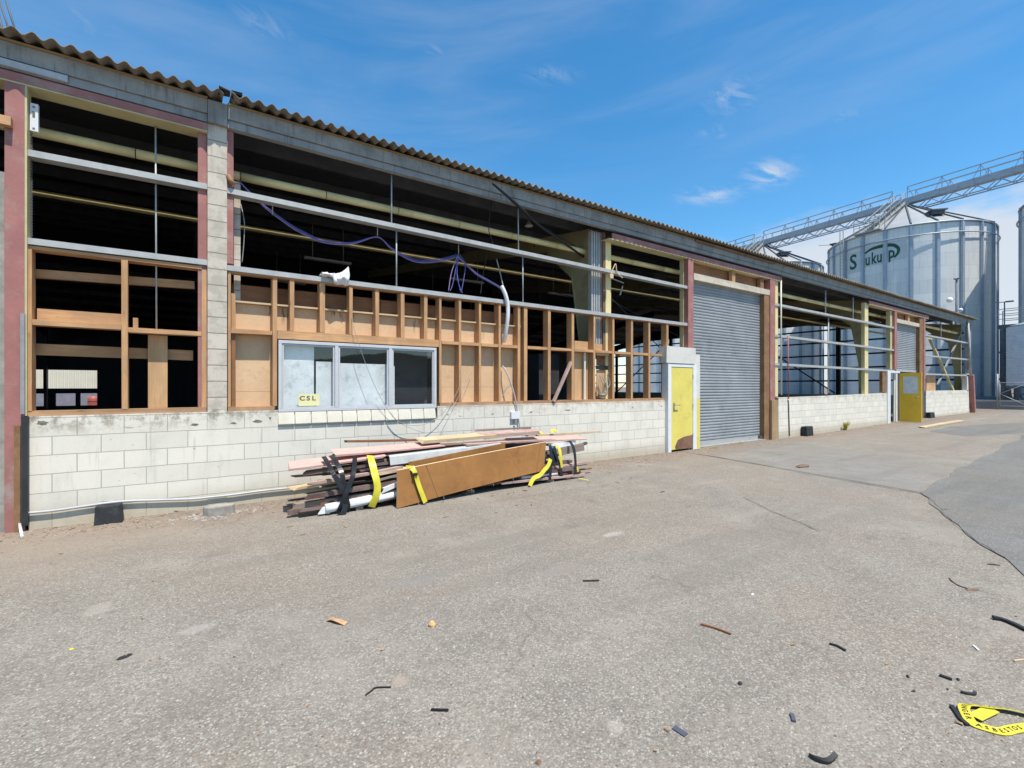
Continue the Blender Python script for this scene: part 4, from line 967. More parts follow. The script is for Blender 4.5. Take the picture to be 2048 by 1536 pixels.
# ---- roller shutters
def shutter(x0, x1, y, z0, z1, name='roller_shutter'):
    b = MB(); p = .075; n = int((z1 - z0) / p * 7); zs = [z0 + (z1 - z0) * i / n for i in range(n + 1)]
    def yy(z):
        f = (z / p) % 1.0; return y - .021 * math.sqrt(max(0, 1 - (2 * f - 1) ** 2)) * (1 if f < .86 else .2)
    def dent(x, z): return .012 * mnoise.noise(Vector((x * .9, z * .7, 3))) + .006 * mnoise.noise(Vector((x * 2.3, z * 2.9, 8)))
    segs = 16
    for j in range(segs):
        xa, xb = x0 + (x1 - x0) * j / segs, x0 + (x1 - x0) * (j + 1) / segs
        for za, zb in zip(zs[:-1], zs[1:]): b.quad([(xa, yy(za) + dent(xa, za), za), (xb, yy(za) + dent(xb, za), za), (xb, yy(zb) + dent(xb, zb), zb), (xa, yy(zb) + dent(xa, zb), zb)], [(xa, za), (xb, za), (xb, zb), (xa, zb)])
    s = b.build(name, M['shutter'], SHED)
    hx('bottom_bar', M['galv'], x0, x1, y - .03, y + .03, z0 - .03, z0 + .05, s)
    return s
sh1 = shutter(X(1386, .1), X(1530, .1), .14, .06, 4.12)
b = MB()
for px in (1396, 1521): c = at(px, 890, .06); b.box(c.x - .03, c.x + .03, .04, .12, .06, .14)
b.build('lock', M['steel_dark'], sh1)
hb('shutter_threshold', M['concrete'], 1388, 1533, -.05, .035, -.03, .2)
hb('header_beam', M['header'], 1388, 1541, 4.10, 4.255, -.012, .13, jit=.004); hb('header_back', M['weather'], 1388, 1540, 4.256, 4.56, .16, .19, yref=.16); hb('header_stud', M['stud'], 1464.5, 1470.5, 4.258, 4.56, .03, .13); hb('header_stud', M['brown_post'], 1521, 1528, 4.258, 4.56, .03, .13)
hb('shutter_jamb', M['brown_post'], 1528.5, 1540, -.05, 4.098, .0, .2); hb('red_post', M['red'], 1540.5, 1550, -.05, 4.565, -.022, .13); hb('timber_guard', M['tan_post'], 1544, 1556.5, -.05, 1.13, -.075, -.025)
hb('cream_post', M['pipe_cream'], 1550.4, 1556, 1.22, 4.6, .03, .2)
b = MB(); b.tube([at(1562, 560, -.03), at(1562, 640, -.03), at(1563, 790, -.03)], .022, 8); b.build('conduit', M['white'], SHED)
b = MB(); b.tube([at(1576, 672, -.03), at(1577, 798, -.03)], .016, 8); b.build('red_conduit', M['red_plain'], SHED)
b = MB(); b.tube([at(1577, 800, -.02), at(1579, 872, -.02)], .014, 8); b.build('black_conduit', M['dark_pipe'], SHED)
# ---- yellow door in a white frame
DY = -.08
DF = MB(); dx0, d0, d1, dx1 = X(1336.5, DY), X(1343, DY), X(1386.5, DY), X(1393.5, DY)
DF.box(dx0, d0 - .002, DY, .1, 0, 2.04); DF.box(d1 + .002, dx1, DY, .1, 0, 2.04); DF.box(d0 - .001, d1 + .001, DY + .002, .1, 1.965, 2.04)
DF = DF.build('door_frame', M['white_clean'], SHED, bevel=.004)
hx('door_head', M['white'], X(1333, DY - .01), X(1391, DY - .01), DY - .012, .1, 2.045, 2.43, DF, jit=.006)
LF = hx('yellow_door', M['yellow'], d0, d1, DY + .012, DY + .055, .05, 1.96, bevel=.003)
tag(LF, None); 
K = MB(); a, c = d0 + (d1 - d0) * .2, d1 - .01
K.prism([(a, DY + .008, .06), (c, DY + .008, .06), (c, DY + .008, .36), (a + .3, DY + .008, .33), (a + .08, DY + .008, .27), (a - .02, DY + .008, .12)], (0, .004, 0)); K.build('kick_plate', M['rust'], LF)
K = MB(); hxp, hz = d0 + .1, 1.06
K.box(hxp - .025, hxp + .025, DY + .002, DY + .012, hz - .12, hz + .08); K.tube([(hxp, DY + .01, hz + .03), (hxp, DY - .05, hz + .03), (hxp + .15, DY - .05, hz + .025)], .011, 8); K.build('handle', M['galv_dark'], LF)
K = MB()
for z in (.3, 1.0, 1.7): K.box(d1 - .012, d1 + .012, DY - .002, DY + .012, z, z + .1)
K.build('hinge', M['galv'], LF)
pp = hx('striped_post', M['white'], X(1388, -.045), X(1400, -.045), -.045, .1, 1.22, 2.28); hx('yellow_band', M['yellow'], X(1388, -.045), X(1400, -.045), -.046, .1, -.05, 1.218, pp)
# ---- far bays
hb('cream_post', M['pipe_cream'], 1729.5, 1736.5, 1.25, 4.6, .05, .16); 
lt = hx('red_lintel', M['red'], X(1737), X(1856), -.03, .0, 4.56, 4.68); hx('soffit', M['cream'], X(1737), X(1856), -.028, .22, 4.542, 4.558, lt)
hb('cream_post', M['cream'], 1780.5, 1789, 2.2, 4.54, .06, .2); hb('red_post', M['red'], 1789.3, 1794, 2.2, 4.54, -.02, .13)
sh2 = shutter(X(1793, .1), X(1839, .1), .14, 2.16, 4.1)
hb('header_beam', M['header'], 1792, 1839, 4.10, 4.25, -.012, .13, jit=.004); hb('header_back', M['weather'], 1792, 1838, 4.252, 4.54, .16, .19, yref=.16); hb('header_stud', M['stud'], 1816, 1819.5, 4.252, 4.54, .03, .13)
hb('shutter_jamb', M['brown_post'], 1839.3, 1847, 0, 4.54, .0, .2); hb('red_post', M['red'], 1847.3, 1851, 1.35, 4.54, -.02, .13)
D2 = -.03
f2 = MB(); f2.box(X(1775.5, D2), X(1781.5, D2), D2, .1, 0, 2.14); f2.box(X(1781.5, D2) + .002, X(1800, D2), D2 + .002, .1, 2.06, 2.14); f2 = f2.build('door_frame', M['white_clean'], SHED)
hb('brown_return', M['brown_post'], 1765, 1775, 1.3, 2.1, .02, .12)
hb('door_lining', M['white'], 1788, 1795, 0.05, 2.05, .1, .14, yref=.1)
hx('infill', M['shed_end'], X(1797, .1), X(1840, .1), .16, .2, 0, 2.15)
hxx = 23.78; y0, y1 = D2 - .005, D2 - .70
od = MB(); zz0, zz1 = gz(hxx) + .02, 2.06
od.box(hxx, hxx + .045, y1, y0, zz0, zz0 + 1.12); od.box(hxx, hxx + .045, y1, y1 + .11, zz0 + 1.121, zz1); od.box(hxx, hxx + .045, y0 - .11, y0, zz0 + 1.121, zz1); od.box(hxx + .001, hxx + .044, y1 + .111, y0 - .111, zz1 - .13, zz1)
od = od.build('open_door', M['amber'], SHED)
hx('pane', M['sheet_white'], hxx + .016, hxx + .028, y1 + .111, y0 - .111, zz0 + 1.122, zz1 - .131, od)
b = MB(); b.tube([(hxx - .05, y1 + .06, 1.1), (hxx - .05, y1 + .2, 1.1)], .012, 6); b.tube([(hxx, y1 + .06, 1.1), (hxx - .05, y1 + .06, 1.1)], .012, 6); b.build('handle', M['galv_dark'], od)
hb('ply_offcut', M['ply'], 1853, 1871, 1.33, 2.02, .16, .18, yref=.16)
b = MB(); b.bar(at(1859, 677, .25), at(1906, 781, .25), .1, .09); b.build('cross_brace', M['cream'], SHED)
b = MB(); b.bar(at(1924, 660, .37), at(1875, 770, .37), .07, .07); b.build('cross_brace', M['galv_dark'], SHED)
b = MB(); b.tube([at(1935.5, 640, -.09), at(1941.5, 752, -.09)], .055, 8); b.build('downpipe', M['galv'], SHED)
b = MB(); b.bar(at(1942.5, 750, -.09), at(1946, 824, -.09), .2, .24, up=(1, 0, 0)); b.build('red_guard', M['red'], SHED)
hx('corner_post', M['white'], X(1934), XR, .0, .2, 1.3, 2.2); hx('corner_post', M['fascia'], XR - .2, XR, .02, .22, 2.2, 4.76)
# ---- portal frames: tapered cream columns with haunch and rafter
for xp in (-6.4, 0.28, 7.02, 13.8, 21.6, 27.3, 34.1):
    w = .11; b = MB(); y0 = .34
    web = [(y0, -.1), (y0 + .24, -.1), (y0 + .26, 2.4), (y0 + .52, 3.9), (y0 + 1.5, roofz(1.8) - .66), (15.0, roofz(15) - .62), (15.0, roofz(15) - .33), (y0, roofz(y0) - .33)]
    b.prism([(xp - .012, y, z) for y, z in web], (.024, 0, 0))
    for (p, q) in zip(web[1:5], web[2:6]): b.bar((xp, p[0], p[1]), (xp, q[0], q[1]), w, .016, up=(0, -1, 1))
    b.box(xp - w / 2, xp + w / 2, y0 - .016, y0 - .001, -.1, roofz(y0) - .34)
    b.build('portal_column', M['portal'], SHED)
    b = MB(); b.prism([(xp - .012, 15.001, roofz(15) - .72), (xp - .012, 29.4, roofz(29.4) - .9), (xp - .012, 29.4, roofz(29.4) - .33), (xp - .012, 15.001, roofz(15) - .33)], (.024, 0, 0)); b.box(xp - w / 2, xp + w / 2, 29.3, 29.7, 0, roofz(29.5) - .34); b.build('rafter', M['rafter'], SHED)
# eave pipe lagged in cream sections
pb = MB(); x = XL + .3
while x < 34.0:
    L_ = 1.12; pb.tube([(x, .47, 4.375), (min(x + L_ - .012, 34.0), .47, 4.375)], .058, 12); x += L_
pb.build('service_pipe', M['pipe_cream'], SHED)
for (y, z) in ((3.4, 4.55), (8.0, 4.7)): b = MB(); b.tube([(XL, y, z), (34, y, z)], .05, 8); b.build('service_pipe', M['pipe_cream'], SHED)
# interior: floor, rear wall with openings, open end wall with rails, lamps
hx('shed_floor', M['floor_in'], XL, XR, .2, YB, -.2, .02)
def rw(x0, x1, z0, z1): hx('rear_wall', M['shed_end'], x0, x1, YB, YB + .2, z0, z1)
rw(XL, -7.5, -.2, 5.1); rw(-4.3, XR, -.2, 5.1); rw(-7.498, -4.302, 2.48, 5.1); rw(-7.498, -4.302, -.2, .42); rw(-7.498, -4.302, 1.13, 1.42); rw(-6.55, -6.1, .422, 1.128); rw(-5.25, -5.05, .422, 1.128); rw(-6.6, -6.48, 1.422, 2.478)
for z in (5.2, 4.4, 3.55, 2.72, 1.9): hx('end_rail', M['rafter'], XR - .1, XR - .02, .3, YB, z - .05, z + .05)
for y in (6.2, 12.6, 18.9, 25.1): hx('end_post', M['rafter'], XR - .25, XR - .1, y - .12, y + .12, -.1, roofz(y) - .35)
hx('end_wall', M['block'], XR - .15, XR + .02, .25, YB, -.2, 1.02)
b = MB(); ys = [.1, 5, 10, 15, 20, 25, 30]
b.prism([(XR - .06, .2, 5.62), (XR - .06, 30, 5.62)] + [(XR - .06, y, roofz(y) - .07) for y in ys[::-1] if roofz(y) - .07 > 5.6], (.05, 0, 0)); b.build('gable_cladding', M['shed_end'], SHED)
for p_, q_ in (((XR - .14, 6.4, 1.1), (XR - .14, 12.4, 5.4)), ((XR - .14, 19.2, 5.4), (XR - .14, 25.0, 1.1))): b = MB(); b.bar(p_, q_, .07, .07); b.build('end_brace', M['rafter'], SHED)
for (x, y, z) in ((3.2, 6.5, 4.9), (7.5, 6.5, 4.9), (11.5, 6.5, 4.9), (3.2, 12.5, 5.4), (9.5, 12.5, 5.4), (16, 9.5, 5.1), (-4.5, 11, 4.6), (14, 17, 4.6)):
    b = MB(); b.box(x - .6, x + .6, y - .07, y + .07, z, z + .06); b.tube([(x - .4, y, z + .06), (x - .4, y, roofz(y) - .12)], .008, 5); b.tube([(x + .4, y, z + .06), (x + .4, y, roofz(y) - .12)], .008, 5); b.build('strip_light', M['lampwhite'], SHED)
c = at(1058, 452, 1.2); b = MB(); b.tube([c, c + Vector((0, 0, .03)), c + Vector((0, 0, .1))], .09, 12, True, .03); b.tube([c + Vector((0, 0, .1)), (c.x, c.y, roofz(1.2) - .1)], .012, 6); b.build('pendant_lamp', M['lampwhite'], SHED)
b = MB()
for (p, q) in (((6.4, 1.5, 4.9), (12.5, 9.0, 5.0)), ((7.3, .6, 3.9), (13.2, 2.5, 2.0)), ((8, 4, 4.5), (16, 8, 4.9)), ((7.2, .5, 3.6), (20, 6, 3.1))): b.tube([p, q], .012, 5)
b.build('tie_wire', M['rafter'], SHED)
# wiring box with cover on the wall
bx = hb('meter_box', M['white_clean'], 1023, 1040, .93, 1.06, -.05, -.001, bevel=.005); b = MB(); c = at(1032, 844, -.052); b.box(c.x - .02, c.x + .02, -.056, -.049, c.z - .03, c.z + .04); b.build('box_cover', M['galv_dark'], bx)
hb('dark_hole_box', M['black_plastic'], 1193.5, 1216, 1.866, 1.945, .14, .168)  # black box stands in for the dark hole in the board

# ------------------------------------------------------------------ neighbour shed beyond the rear opening
NB = empty('cream_shed', (-8, 38, 0)); tag(NB, 'cream corrugated shed seen through the rear opening at left', 'building')
b = MB(); x0, x1, p = -22.0, 10.0, .19; n = int((x1 - x0) / p * 4)
for i in range(n):
    a, c = x0 + (x1 - x0) * i / n, x0 + (x1 - x0) * (i + 1) / n
    def yo(k): return 38 + (.06 if (k % 4) in (0, 1) else 0)
    b.quad([(a, yo(i), 1.4), (c, yo(i + 1), 1.4), (c, yo(i + 1), 6), (a, yo(i), 6)])
b.build('cladding', M['clad'], NB); hx('wall_base', M['grey_wall'], x0, x1, 37.9, 38.2, -.1, 1.4, NB); hx('roof', M['galv'], x0 - .2, x1 + .2, 37.8, 50, 6.001, 6.15, NB)
b = MB(); c = Vector((-4.95, 34.0, 0))
b.tube([c, c + Vector((0, 0, .3)), c + Vector((0, 0, .33)), c + Vector((0, 0, .6)), c + Vector((0, 0, .63)), c + Vector((0, 0, .9))], .29, 16)
o = b.build('steel_drum', M['red_plain'], org=c); tag(o, 'red drum outside the rear opening of the shed', 'drum')
for z in (.3, .6):
    b = MB(); b.tube([c + Vector((.295 * math.cos(k * math.pi / 12), .295 * math.sin(k * math.pi / 12), z)) for k in range(25)], .015, 6, False); b.build('hoop', M['red_plain'], o)

# ------------------------------------------------------------------ loose things hanging on the front
def T(name, label, cat, mb, m, group=None, org=None):
    o = mb.build(name, m, None, org=org if org is not None else mb.v[0]); tag(o, label, cat, group); return o
def cpts(L, Y): return spline([at(p[0], p[1], p[2] if len(p) > 2 else Y) for p in L], 7)
CB = empty('cable_bundle', at(755, 473, .2)); tag(CB, 'bundle of purple data cables looped along the upper opening', 'cables')
P1 = [(478, 362), (520, 405), (560, 436), (600, 462), (650, 483), (705, 486), (755, 474), (785, 498), (830, 521), (880, 520), (915, 511)]
for k, (m, d) in enumerate((('purple', 0), ('mauve', 4), ('blue_cable', -3), ('purple', 2))):
    pts = []
    for i, p in enumerate(P1):
        sag = math.sin(math.pi * ((i % 6) / 6.0)); pts.append((p[0], p[1] + d * (0.2 + 0.6 * abs(sag)), .19 + .006 * k))
    b = MB(); b.tube(cpts(pts, .2), .005, 6); b.build('cable', M[m], CB)
P2 = [(915, 511), (935, 530), (955, 548), (980, 562), (1004, 578), (1012, 600)]
for k, m in enumerate(('purple', 'mauve', 'blue_cable')):
    b = MB(); b.tube(cpts([(p[0], p[1] + 1.6 * k, .17 + .01 * k) for p in P2], .2), .006, 6); b.build('cable', M[m], CB)
for k, (m, L) in enumerate((('mauve', [(915, 511), (903, 545), (897, 582)]), ('purple', [(917, 511), (911, 540), (905, 570), (900, 582)]), ('blue_cable', [(918, 510), (914, 545), (918, 570), (925, 586)]), ('purple', [(920, 510), (930, 528), (928, 555), (922, 586)]), ('blue_cable', [(914, 512), (913, 530), (916, 560), (921, 584)]))):
    b = MB(); b.tube(cpts([(x, y, .17 + .012 * k) for x, y in L], .2), .006, 6); b.build('cable', M[m], CB)
b = MB()
for (px, py) in ((755, 474), (917, 510), (545, 430)): b.tube([at(px, py, .2), at(px, py - 24, .14)], .007, 6)
b.build('hook', M['galv'], CB)
b = MB(); b.tube(cpts([(1003, 572, .0), (1011, 590, -.03), (1015.5, 612, -.03), (1015, 640, -.02), (1011, 668, .04), (1008, 684, .12)], 0), .036, 10)
T('flexible_duct', 'white flexible duct curling over the lower rail', 'pipe', b, M['white_clean'])
b = MB(); b.tube(cpts([(985, 366, -.2), (1010, 388, -.22), (1040, 414, -.12), (1075, 448, .1), (1120, 480, .3), (1165, 512, .5), (1190, 528, .6)], 0), .024, 8)
T('black_cable', 'thick black cable hanging from the roof edge into the opening', 'cable', b, M['cable_black'])
b = MB(); b.tube(cpts([(1005, 385, -.2), (1060, 436, .1), (1100, 462, .3), (1150, 492, .5)], 0), .01, 6)
T('black_cable', 'thin black cable strung beside the thick one above the upper rail', 'cable', b, M['cable_black'])
b = MB(); b.tube(cpts([(983, 402, .2), (979, 430, .2), (978, 462, .2), (985, 488, .2), (974, 510, .2), (966, 550, .2), (961, 588, .2)], .2), .008, 6)
T('dangling_wire', 'dark wire dangling from fascia to lower rail beside the purple loops', 'wire', b, M['cable_black'])
b = MB(); b.tube(cpts([(993, 518, .25), (1000, 545, .25), (1006, 572, .2)], .2), .011, 6)
T('dangling_wire', 'grey wire dropping into the top of the white duct', 'wire', b, M['cable_grey'])
b = MB(); b.tube(cpts([(693, 600, .16), (704, 640, .0), (715, 680, -.06), (738, 745, -.07), (762, 796, -.08), (790, 838, -.09), (825, 858, -.12), (850, 866, -.3)], 0), .0038, 5)
T('loose_wire', 'thin grey wire falling across the window down to the timber pile', 'wire', b, M['cable_grey'])
b = MB(); b.tube(cpts([(780, 824, -.1), (796, 842, -.1), (826, 851, -.1), (858, 845, -.1), (890, 822, -.06), (916, 780, -.0), (928, 735, .1)], 0), .0038, 5)
T('loose_wire', 'thin grey wire looping below the window sill up to the studs', 'wire', b, M['cable_grey'])
b = MB(); b.tube(cpts([(871, 860, -.2), (893, 830, -.1), (920, 790, 0), (945, 740, .1)], 0), .003, 5)
T('loose_wire', 'thin wire slanting up right of the window from the pile', 'wire', b, M['cable_grey'])
b = MB(); b.tube(cpts([(1005, 732, .13), (1012, 742, .05), (1023, 770, 0), (1031, 800, -.03), (1036, 830, -.03), (1040, 856, -.05)], 0), .013, 6); b.tube(cpts([(1004, 795, .1), (1012, 778, .06), (1023, 768, .0)], 0), .008, 6)
T('loose_conduit', 'pale conduit bending out of the studs down to the meter box', 'conduit', b, M['conduit'])
b = MB()
for L in ([(1199, 750), (1206, 770), (1207, 785)], [(1203, 752), (1212, 768), (1214, 788)], [(1216, 745), (1214, 765), (1210, 786)], [(1200, 756), (1198, 775), (1203, 788)], [(1214, 750), (1220, 768), (1211, 780)]): b.tube(cpts([(x, y, .06 + random.uniform(-.03, .03)) for x, y in L], .05), .009, 6)
T('loose_wiring', 'tangle of grey wires spilling from the dark hole in the stud lining', 'wires', b, M['cable_grey'])
b = MB(); c = at(1203, 791, .07); b.tube([c + Vector((0, 0, -.04)), c, c + Vector((0, 0, .035))], .06, 12, True, .085); T('pan_light', 'grey round fitting hanging among the loose wires', 'fitting', b, M['galv_dark'])
b = MB(); b.bar(at(1142, 724, .0), at(1107, 803, -.01), .05, .05, up=(0, 1, 0), jit=.004); T('leaning_batten', 'rosy timber batten leaning diagonally across the open stud bay', 'batten', b, M['pile_rose'])
# white plastic sheet thrown over the rail
b = MB(); nx, ny = 26, 22; x0, x1 = X(642), X(696)
def sh_pt(i, j):
    u = i / nx; v = j / ny; x = x0 + (x1 - x0) * u
    prof = .03 + .13 * (max(0, u - .45) / .55) ** 2
    if v < .5: s = (0.5 - v) * 2; z = 3.075 - s * .02 + 0; y = .10 + .04 * s; z = 3.075 + (prof * (1 - s) if s < 1 else 0); y = .02 + .10 * s
    else: s = (v - .5) * 2; z = 3.075 + prof * (1 - s) - s * (.12 if u > .45 else .03); y = .02 - .07 * math.sin(s * math.pi) - .012
    w = .022 * mnoise.noise(Vector((u * 6, v * 5, 2))) + .016 * mnoise.noise(Vector((u * 15, v * 13, 5)))
    return Vector((x + w, y - .02 + w * 1.5, z + w))
for i in range(nx):
    for j in range(ny): b.quad([sh_pt(i, j), sh_pt(i + 1, j), sh_pt(i + 1, j + 1), sh_pt(i, j + 1)], None, True)
T('plastic_sheet', 'crumpled white plastic sheet draped over the rail above the window', 'sheet', b, M['white_clean'])
# metal channel hanging at top left
b = MB(); a = at(68, 234, .04); b.box(a.x - .032, a.x + .032, .04, .055, Z(68, 262, .04), Z(68, 207, .04)); b.box(a.x + .02, a.x + .032, .056, .09, Z(68, 262, .04), Z(68, 207, .04))
o = T('metal_channel', 'short white steel channel with slots hanging at the top left corner', 'channel', b, M['white_clean'])
b = MB()
for zz in (214, 229, 257): z = Z(68, zz, .04); b.box(a.x - .012, a.x + .008, .037, .0395, z - (.03 if zz == 229 else .008), z + (.03 if zz == 229 else .008))
b.build('slot', M['ink'], o)
b = MB(); x = X(62, .1)
z = 3.1
while z < 4.2: b.tube([(x, .1, z), (x + .012, .1, z + .018), (x, .1, z + .036), (x - .012, .1, z + .018), (x, .1, z)], .004, 5, False); z += .032
T('hanging_chain', 'thin dark chain hanging beside the red post', 'chain', b, M['steel_dark'])
b = MB(); b.tube(cpts([(478, 395, .3), (488, 440, .2), (488, 480, .2), (484, 525, .2)], .2), .006, 6); T('loose_wire', 'thin wire hanging by the block pier right of the column', 'wire', b, M['cable_grey'])
b = MB(); b.tube(cpts([(457, 352, 0), (462, 362, -.03), (466, 367, .0)], 0), .03, 8); T('hanging_fitting', 'brown fitting stuck out beside the column above the rail', 'fitting', b, M['brown_post'])
b = MB(); c = at(1222, 552, -.03); b.box(c.x - .05, c.x + .05, -.06, .0, c.z - .05, c.z + .05, .008); b.tube(cpts([(1222, 548, -.02), (1231, 528, -.02), (1234, 545, -.02), (1245, 556, -.02)], 0), .01, 6); T('wired_box', 'small pale junction box with looped wire on the upper rail', 'box', b, M['chip'])
b = MB(); c = at(1243, 575, .2); b.bar(at(1245, 572, .2), at(1240, 590, .2), .025, .025, up=(0, 1, 0)); b.bar(at(1226, 558, .1), at(1247, 566, .2), .02, .02, up=(0, 1, 0)); T('hanging_bracket', 'bent bracket dangling behind the rail right of the cream post', 'bracket', b, M['cable_grey'])
# sign in the window
cx0, cx1, cz0, cz1 = X(597, .025), X(638.5, .025), Z(597, 812, .025), Z(597, 788, .025)
b = MB(); b.box(cx0, cx1, .0235, .0255, cz0, cz1); sg = T('notice_card', 'pale yellow card reading CSL stuck in the window corner', 'sign', b, M['sign_yellow'])
def text_obj(body, size, M4, m, name='lettering', parent=None, xs=1.0, ext=0.0006, off=0.0):
    cu = bpy.data.curves.new('lettering', 'FONT'); cu.body = body; cu.size = size; cu.extrude = ext; cu.offset = off; cu.resolution_u = 3; cu.align_x = 'CENTER'; cu.align_y = 'CENTER'
    ob = bpy.data.objects.new('lettering', cu); COL.objects.link(ob); dg = bpy.context.evaluated_depsgraph_get(); dg.update()
    me = bpy.data.meshes.new_from_object(ob.evaluated_get(dg)); bpy.data.objects.remove(ob)
    pw = world_of(parent) if parent else Vector((0, 0, 0))
    for v in me.vertices: v.co = M4 @ Vector((v.co.x * xs, v.co.y, v.co.z)) - pw
    me.materials.clear(); me.materials.append(m); o = bpy.data.objects.new(name, me); COL.objects.link(o)
    if parent: o.parent = parent
    return o
RX = Matrix(((1, 0, 0, 0), (0, 0, -1, 0), (0, 1, 0, 0), (0, 0, 0, 1)))
for ch_, dx_ in (('C', -.078), ('S', 0), ('L', .072)): text_obj(ch_, .085, Matrix.Translation(((cx0 + cx1) / 2 - .01 + dx_, .0226, cz0 + (cz1 - cz0) * .62)) @ RX, M['ink'], parent=sg, xs=1.2, off=.003)
# poles rising behind the roof edge at top left
for (a, c, lab) in (((36, 62), (2, -30), 'right hand dark stay rod rising behind the roof edge'), ((23, 60), (-8, -20), 'middle dark stay rod rising behind the roof edge'), ((7, 52), (-6, 12), 'short dark stay rod at the corner of the roof edge')):
    b = MB(); b.tube([at(a[0], a[1] + 16, .6), at(c[0], c[1], .9)], .011, 6); T('stay_rod', lab.replace('right hand dark', 'longest dark').replace('middle dark', 'second dark'), 'rod', b, M['steel_dark'], 'stay rods at the roof corner')
# ------------------------------------------------------------------ strapped pile of salvaged timber
def plank(name, label, cat, p0, p1, w, th, m, group=None, roll=0.0, jit=.007, ydir=None):
    p0, p1 = Vector(p0), Vector(p1); d = (p1 - p0).normalized(); s = Vector((0, 1, 0)) if ydir is None else Vector(ydir)
    s = (s - d * s.dot(d)).normalized(); n = d.cross(s)
    if n.z < 0: n = -n
    if roll: R = Matrix.Rotation(roll, 3, d); s = R @ s; n = R @ n
    b = MB(); k = max(2, int((p1 - p0).length / .3)); sag = random.uniform(-.006, .006)
    ou, ov = random.uniform(0, 40), random.uniform(0, 40); rows = []
    for i in range(k + 1):
        f = i / k; c = p0.lerp(p1, f) + n * (sag * math.sin(math.pi * f)); jj = jit * (2.2 if i in (0, k) else .5)
        row = []
        for (a, e) in ((-1, -1), (1, -1), (1, 1), (-1, 1)):
            row.append(c + s * (a * w / 2) + n * (e * th / 2) + d * (random.uniform(-jj, jj) * (3 if i in (0, k) else 0)) + n * random.uniform(-jj, jj) * .3)
        rows.append(row)
    L = (p1 - p0).length
    for i in range(k):
        u0, u1 = ou + L * i / k, ou + L * (i + 1) / k
        for q in range(4):
            q2 = (q + 1) % 4; v0 = ov + q * .37; v1 = v0 + (w if q % 2 == 0 else th)
            b.quad([rows[i][q], rows[i][q2], rows[i + 1][q2], rows[i + 1][q]], [(u0, v0), (u0, v1), (u1, v1), (u1, v0)])
    b.quad(list(reversed(rows[0])), [(ou, ov), (ou + .02, ov), (ou + .02, ov + w), (ou, ov + w)]); b.quad(rows[-1], [(ou, ov), (ou + .02, ov), (ou + .02, ov + w), (ou, ov + w)])
    o = b.build(name, m, None, org=(p0 + p1) / 2); tag(o, label, cat, group); return o
# bearers on the ground
for (x, lab) in ((1.75, 'short bearer block under the left end of the strapped pile'), (3.3, 'short bearer block under the middle of the strapped pile'), (4.75, 'short bearer block under the right end of the strapped pile')):
    plank('bearer', lab, 'bearer', (x, -1.15, .03), (x + .03, -.42, .03), .09, .06, M['pile_grey'], 'bearers under the timber pile', ydir=(1, 0, 0))
# the dark core of the pile: old weatherboards and battens laid along it
G = 'old timbers in the strapped pile'
core = []
lv = .075
rows = [(.075, 5), (.15, 5), (.23, 5), (.31, 5), (.39, 4), (.46, 4), (.53, 4), (.60, 3)]
for r, (z, n) in enumerate(rows):
    for k in range(n):
        y = -1.10 + r * .035 + k * (.66 - r * .03) / max(1, n - 1) + random.uniform(-.02, .02)
        front = (k == 0)
        x0 = 1.05 + .07 * r + random.uniform(0, .55); x1 = 5.15 - random.uniform(0, .6) + (0.15 if z < .3 else 0)
        w = random.uniform(.08, .15); th = random.uniform(.022, .05)
        m = random.choice(['pile_dark', 'pile_dark', 'pile_grey', 'pile_rose', 'pile_brown', 'pile_dark'])
        plank('old_plank', 'old dark timber lying among others inside the strapped pile by the wall', 'timber', (x0, y, z + random.uniform(-.01, .01)), (x1, y + random.uniform(-.04, .04), z + random.uniform(-.015, .03)), w, th, M[m], G, roll=random.uniform(-.12, .12))
A = at
def pk(name, label, cat, a, c, w, th, m, roll=0.0, group=G, **k): return plank(name, label, cat, A(*a), A(*c), w, th, M[m], group, roll, **k)
# left ends that stick out, one by one
pk('pink_board', 'lowest pink board with its end poking out furthest left under the straps', 'board', (577, 932, -.82), (760, 908, -.86), .30, .022, 'pink', .16)
pk('pink_board', 'upper pink board lying on the left half of the pile above the yellow tape', 'board', (667, 906, -.80), (880, 887, -.84), .27, .022, 'pink', .14)
pk('pink_board', 'pink board on the right end of the pile beside the wall', 'board', (1020, 882, -.80), (1163, 875, -.80), .30, .022, 'pink', .12)
pk('brown_batten', 'thin brown batten lying behind the upper pink board', 'batten', (691, 883, -.48), (870, 879, -.48), .07, .03, 'pile_brown')
pk('tan_plank', 'wide pale tan plank on top of the pile, its sawn end facing left', 'plank', (838, 881, -.82), (985, 869, -.80), .24, .045, 'pile_tan', .1)
pk('grey_plank', 'weathered grey plank on top of the pile right of the tan one', 'plank', (962, 872, -.80), (1074, 863, -.80), .20, .055, 'pile_rose', .1)
pk('thin_batten', 'slim brown batten topmost on the pile below the meter box', 'batten', (953, 861, -.62), (1058, 856, -.62), .05, .028, 'pile_grey')
pk('pale_batten', 'long pale batten reaching furthest right out of the pile', 'batten', (1050, 872, -.52), (1198, 863, -.52), .06, .03, 'pile_tan')
pk('grey_plank', 'thin grey plank slanting under the topmost boards', 'plank', (930, 889, -.95), (1110, 879, -.88), .12, .025, 'pile_rose')
pk('dark_plank', 'dark splintered plank under the lowest pink board', 'plank', (612, 946, -.86), (790, 922, -.92), .16, .035, 'pile_dark')
pk('dark_plank', 'short dark plank end below the splintered one at left', 'plank', (584, 953, -.80), (720, 940, -.84), .07, .02, 'pile_dark')
pk('rosy_batten', 'long pale rosy batten across the middle of the left side', 'batten', (620, 967, -1.06), (800, 935, -1.13), .07, .03, 'pile_rose')
pk('yellowish_plank', 'short yellowish plank end beside the yellow tape', 'plank', (757, 948, -1.12), (830, 934, -1.14), .08, .03, 'pile_tan')
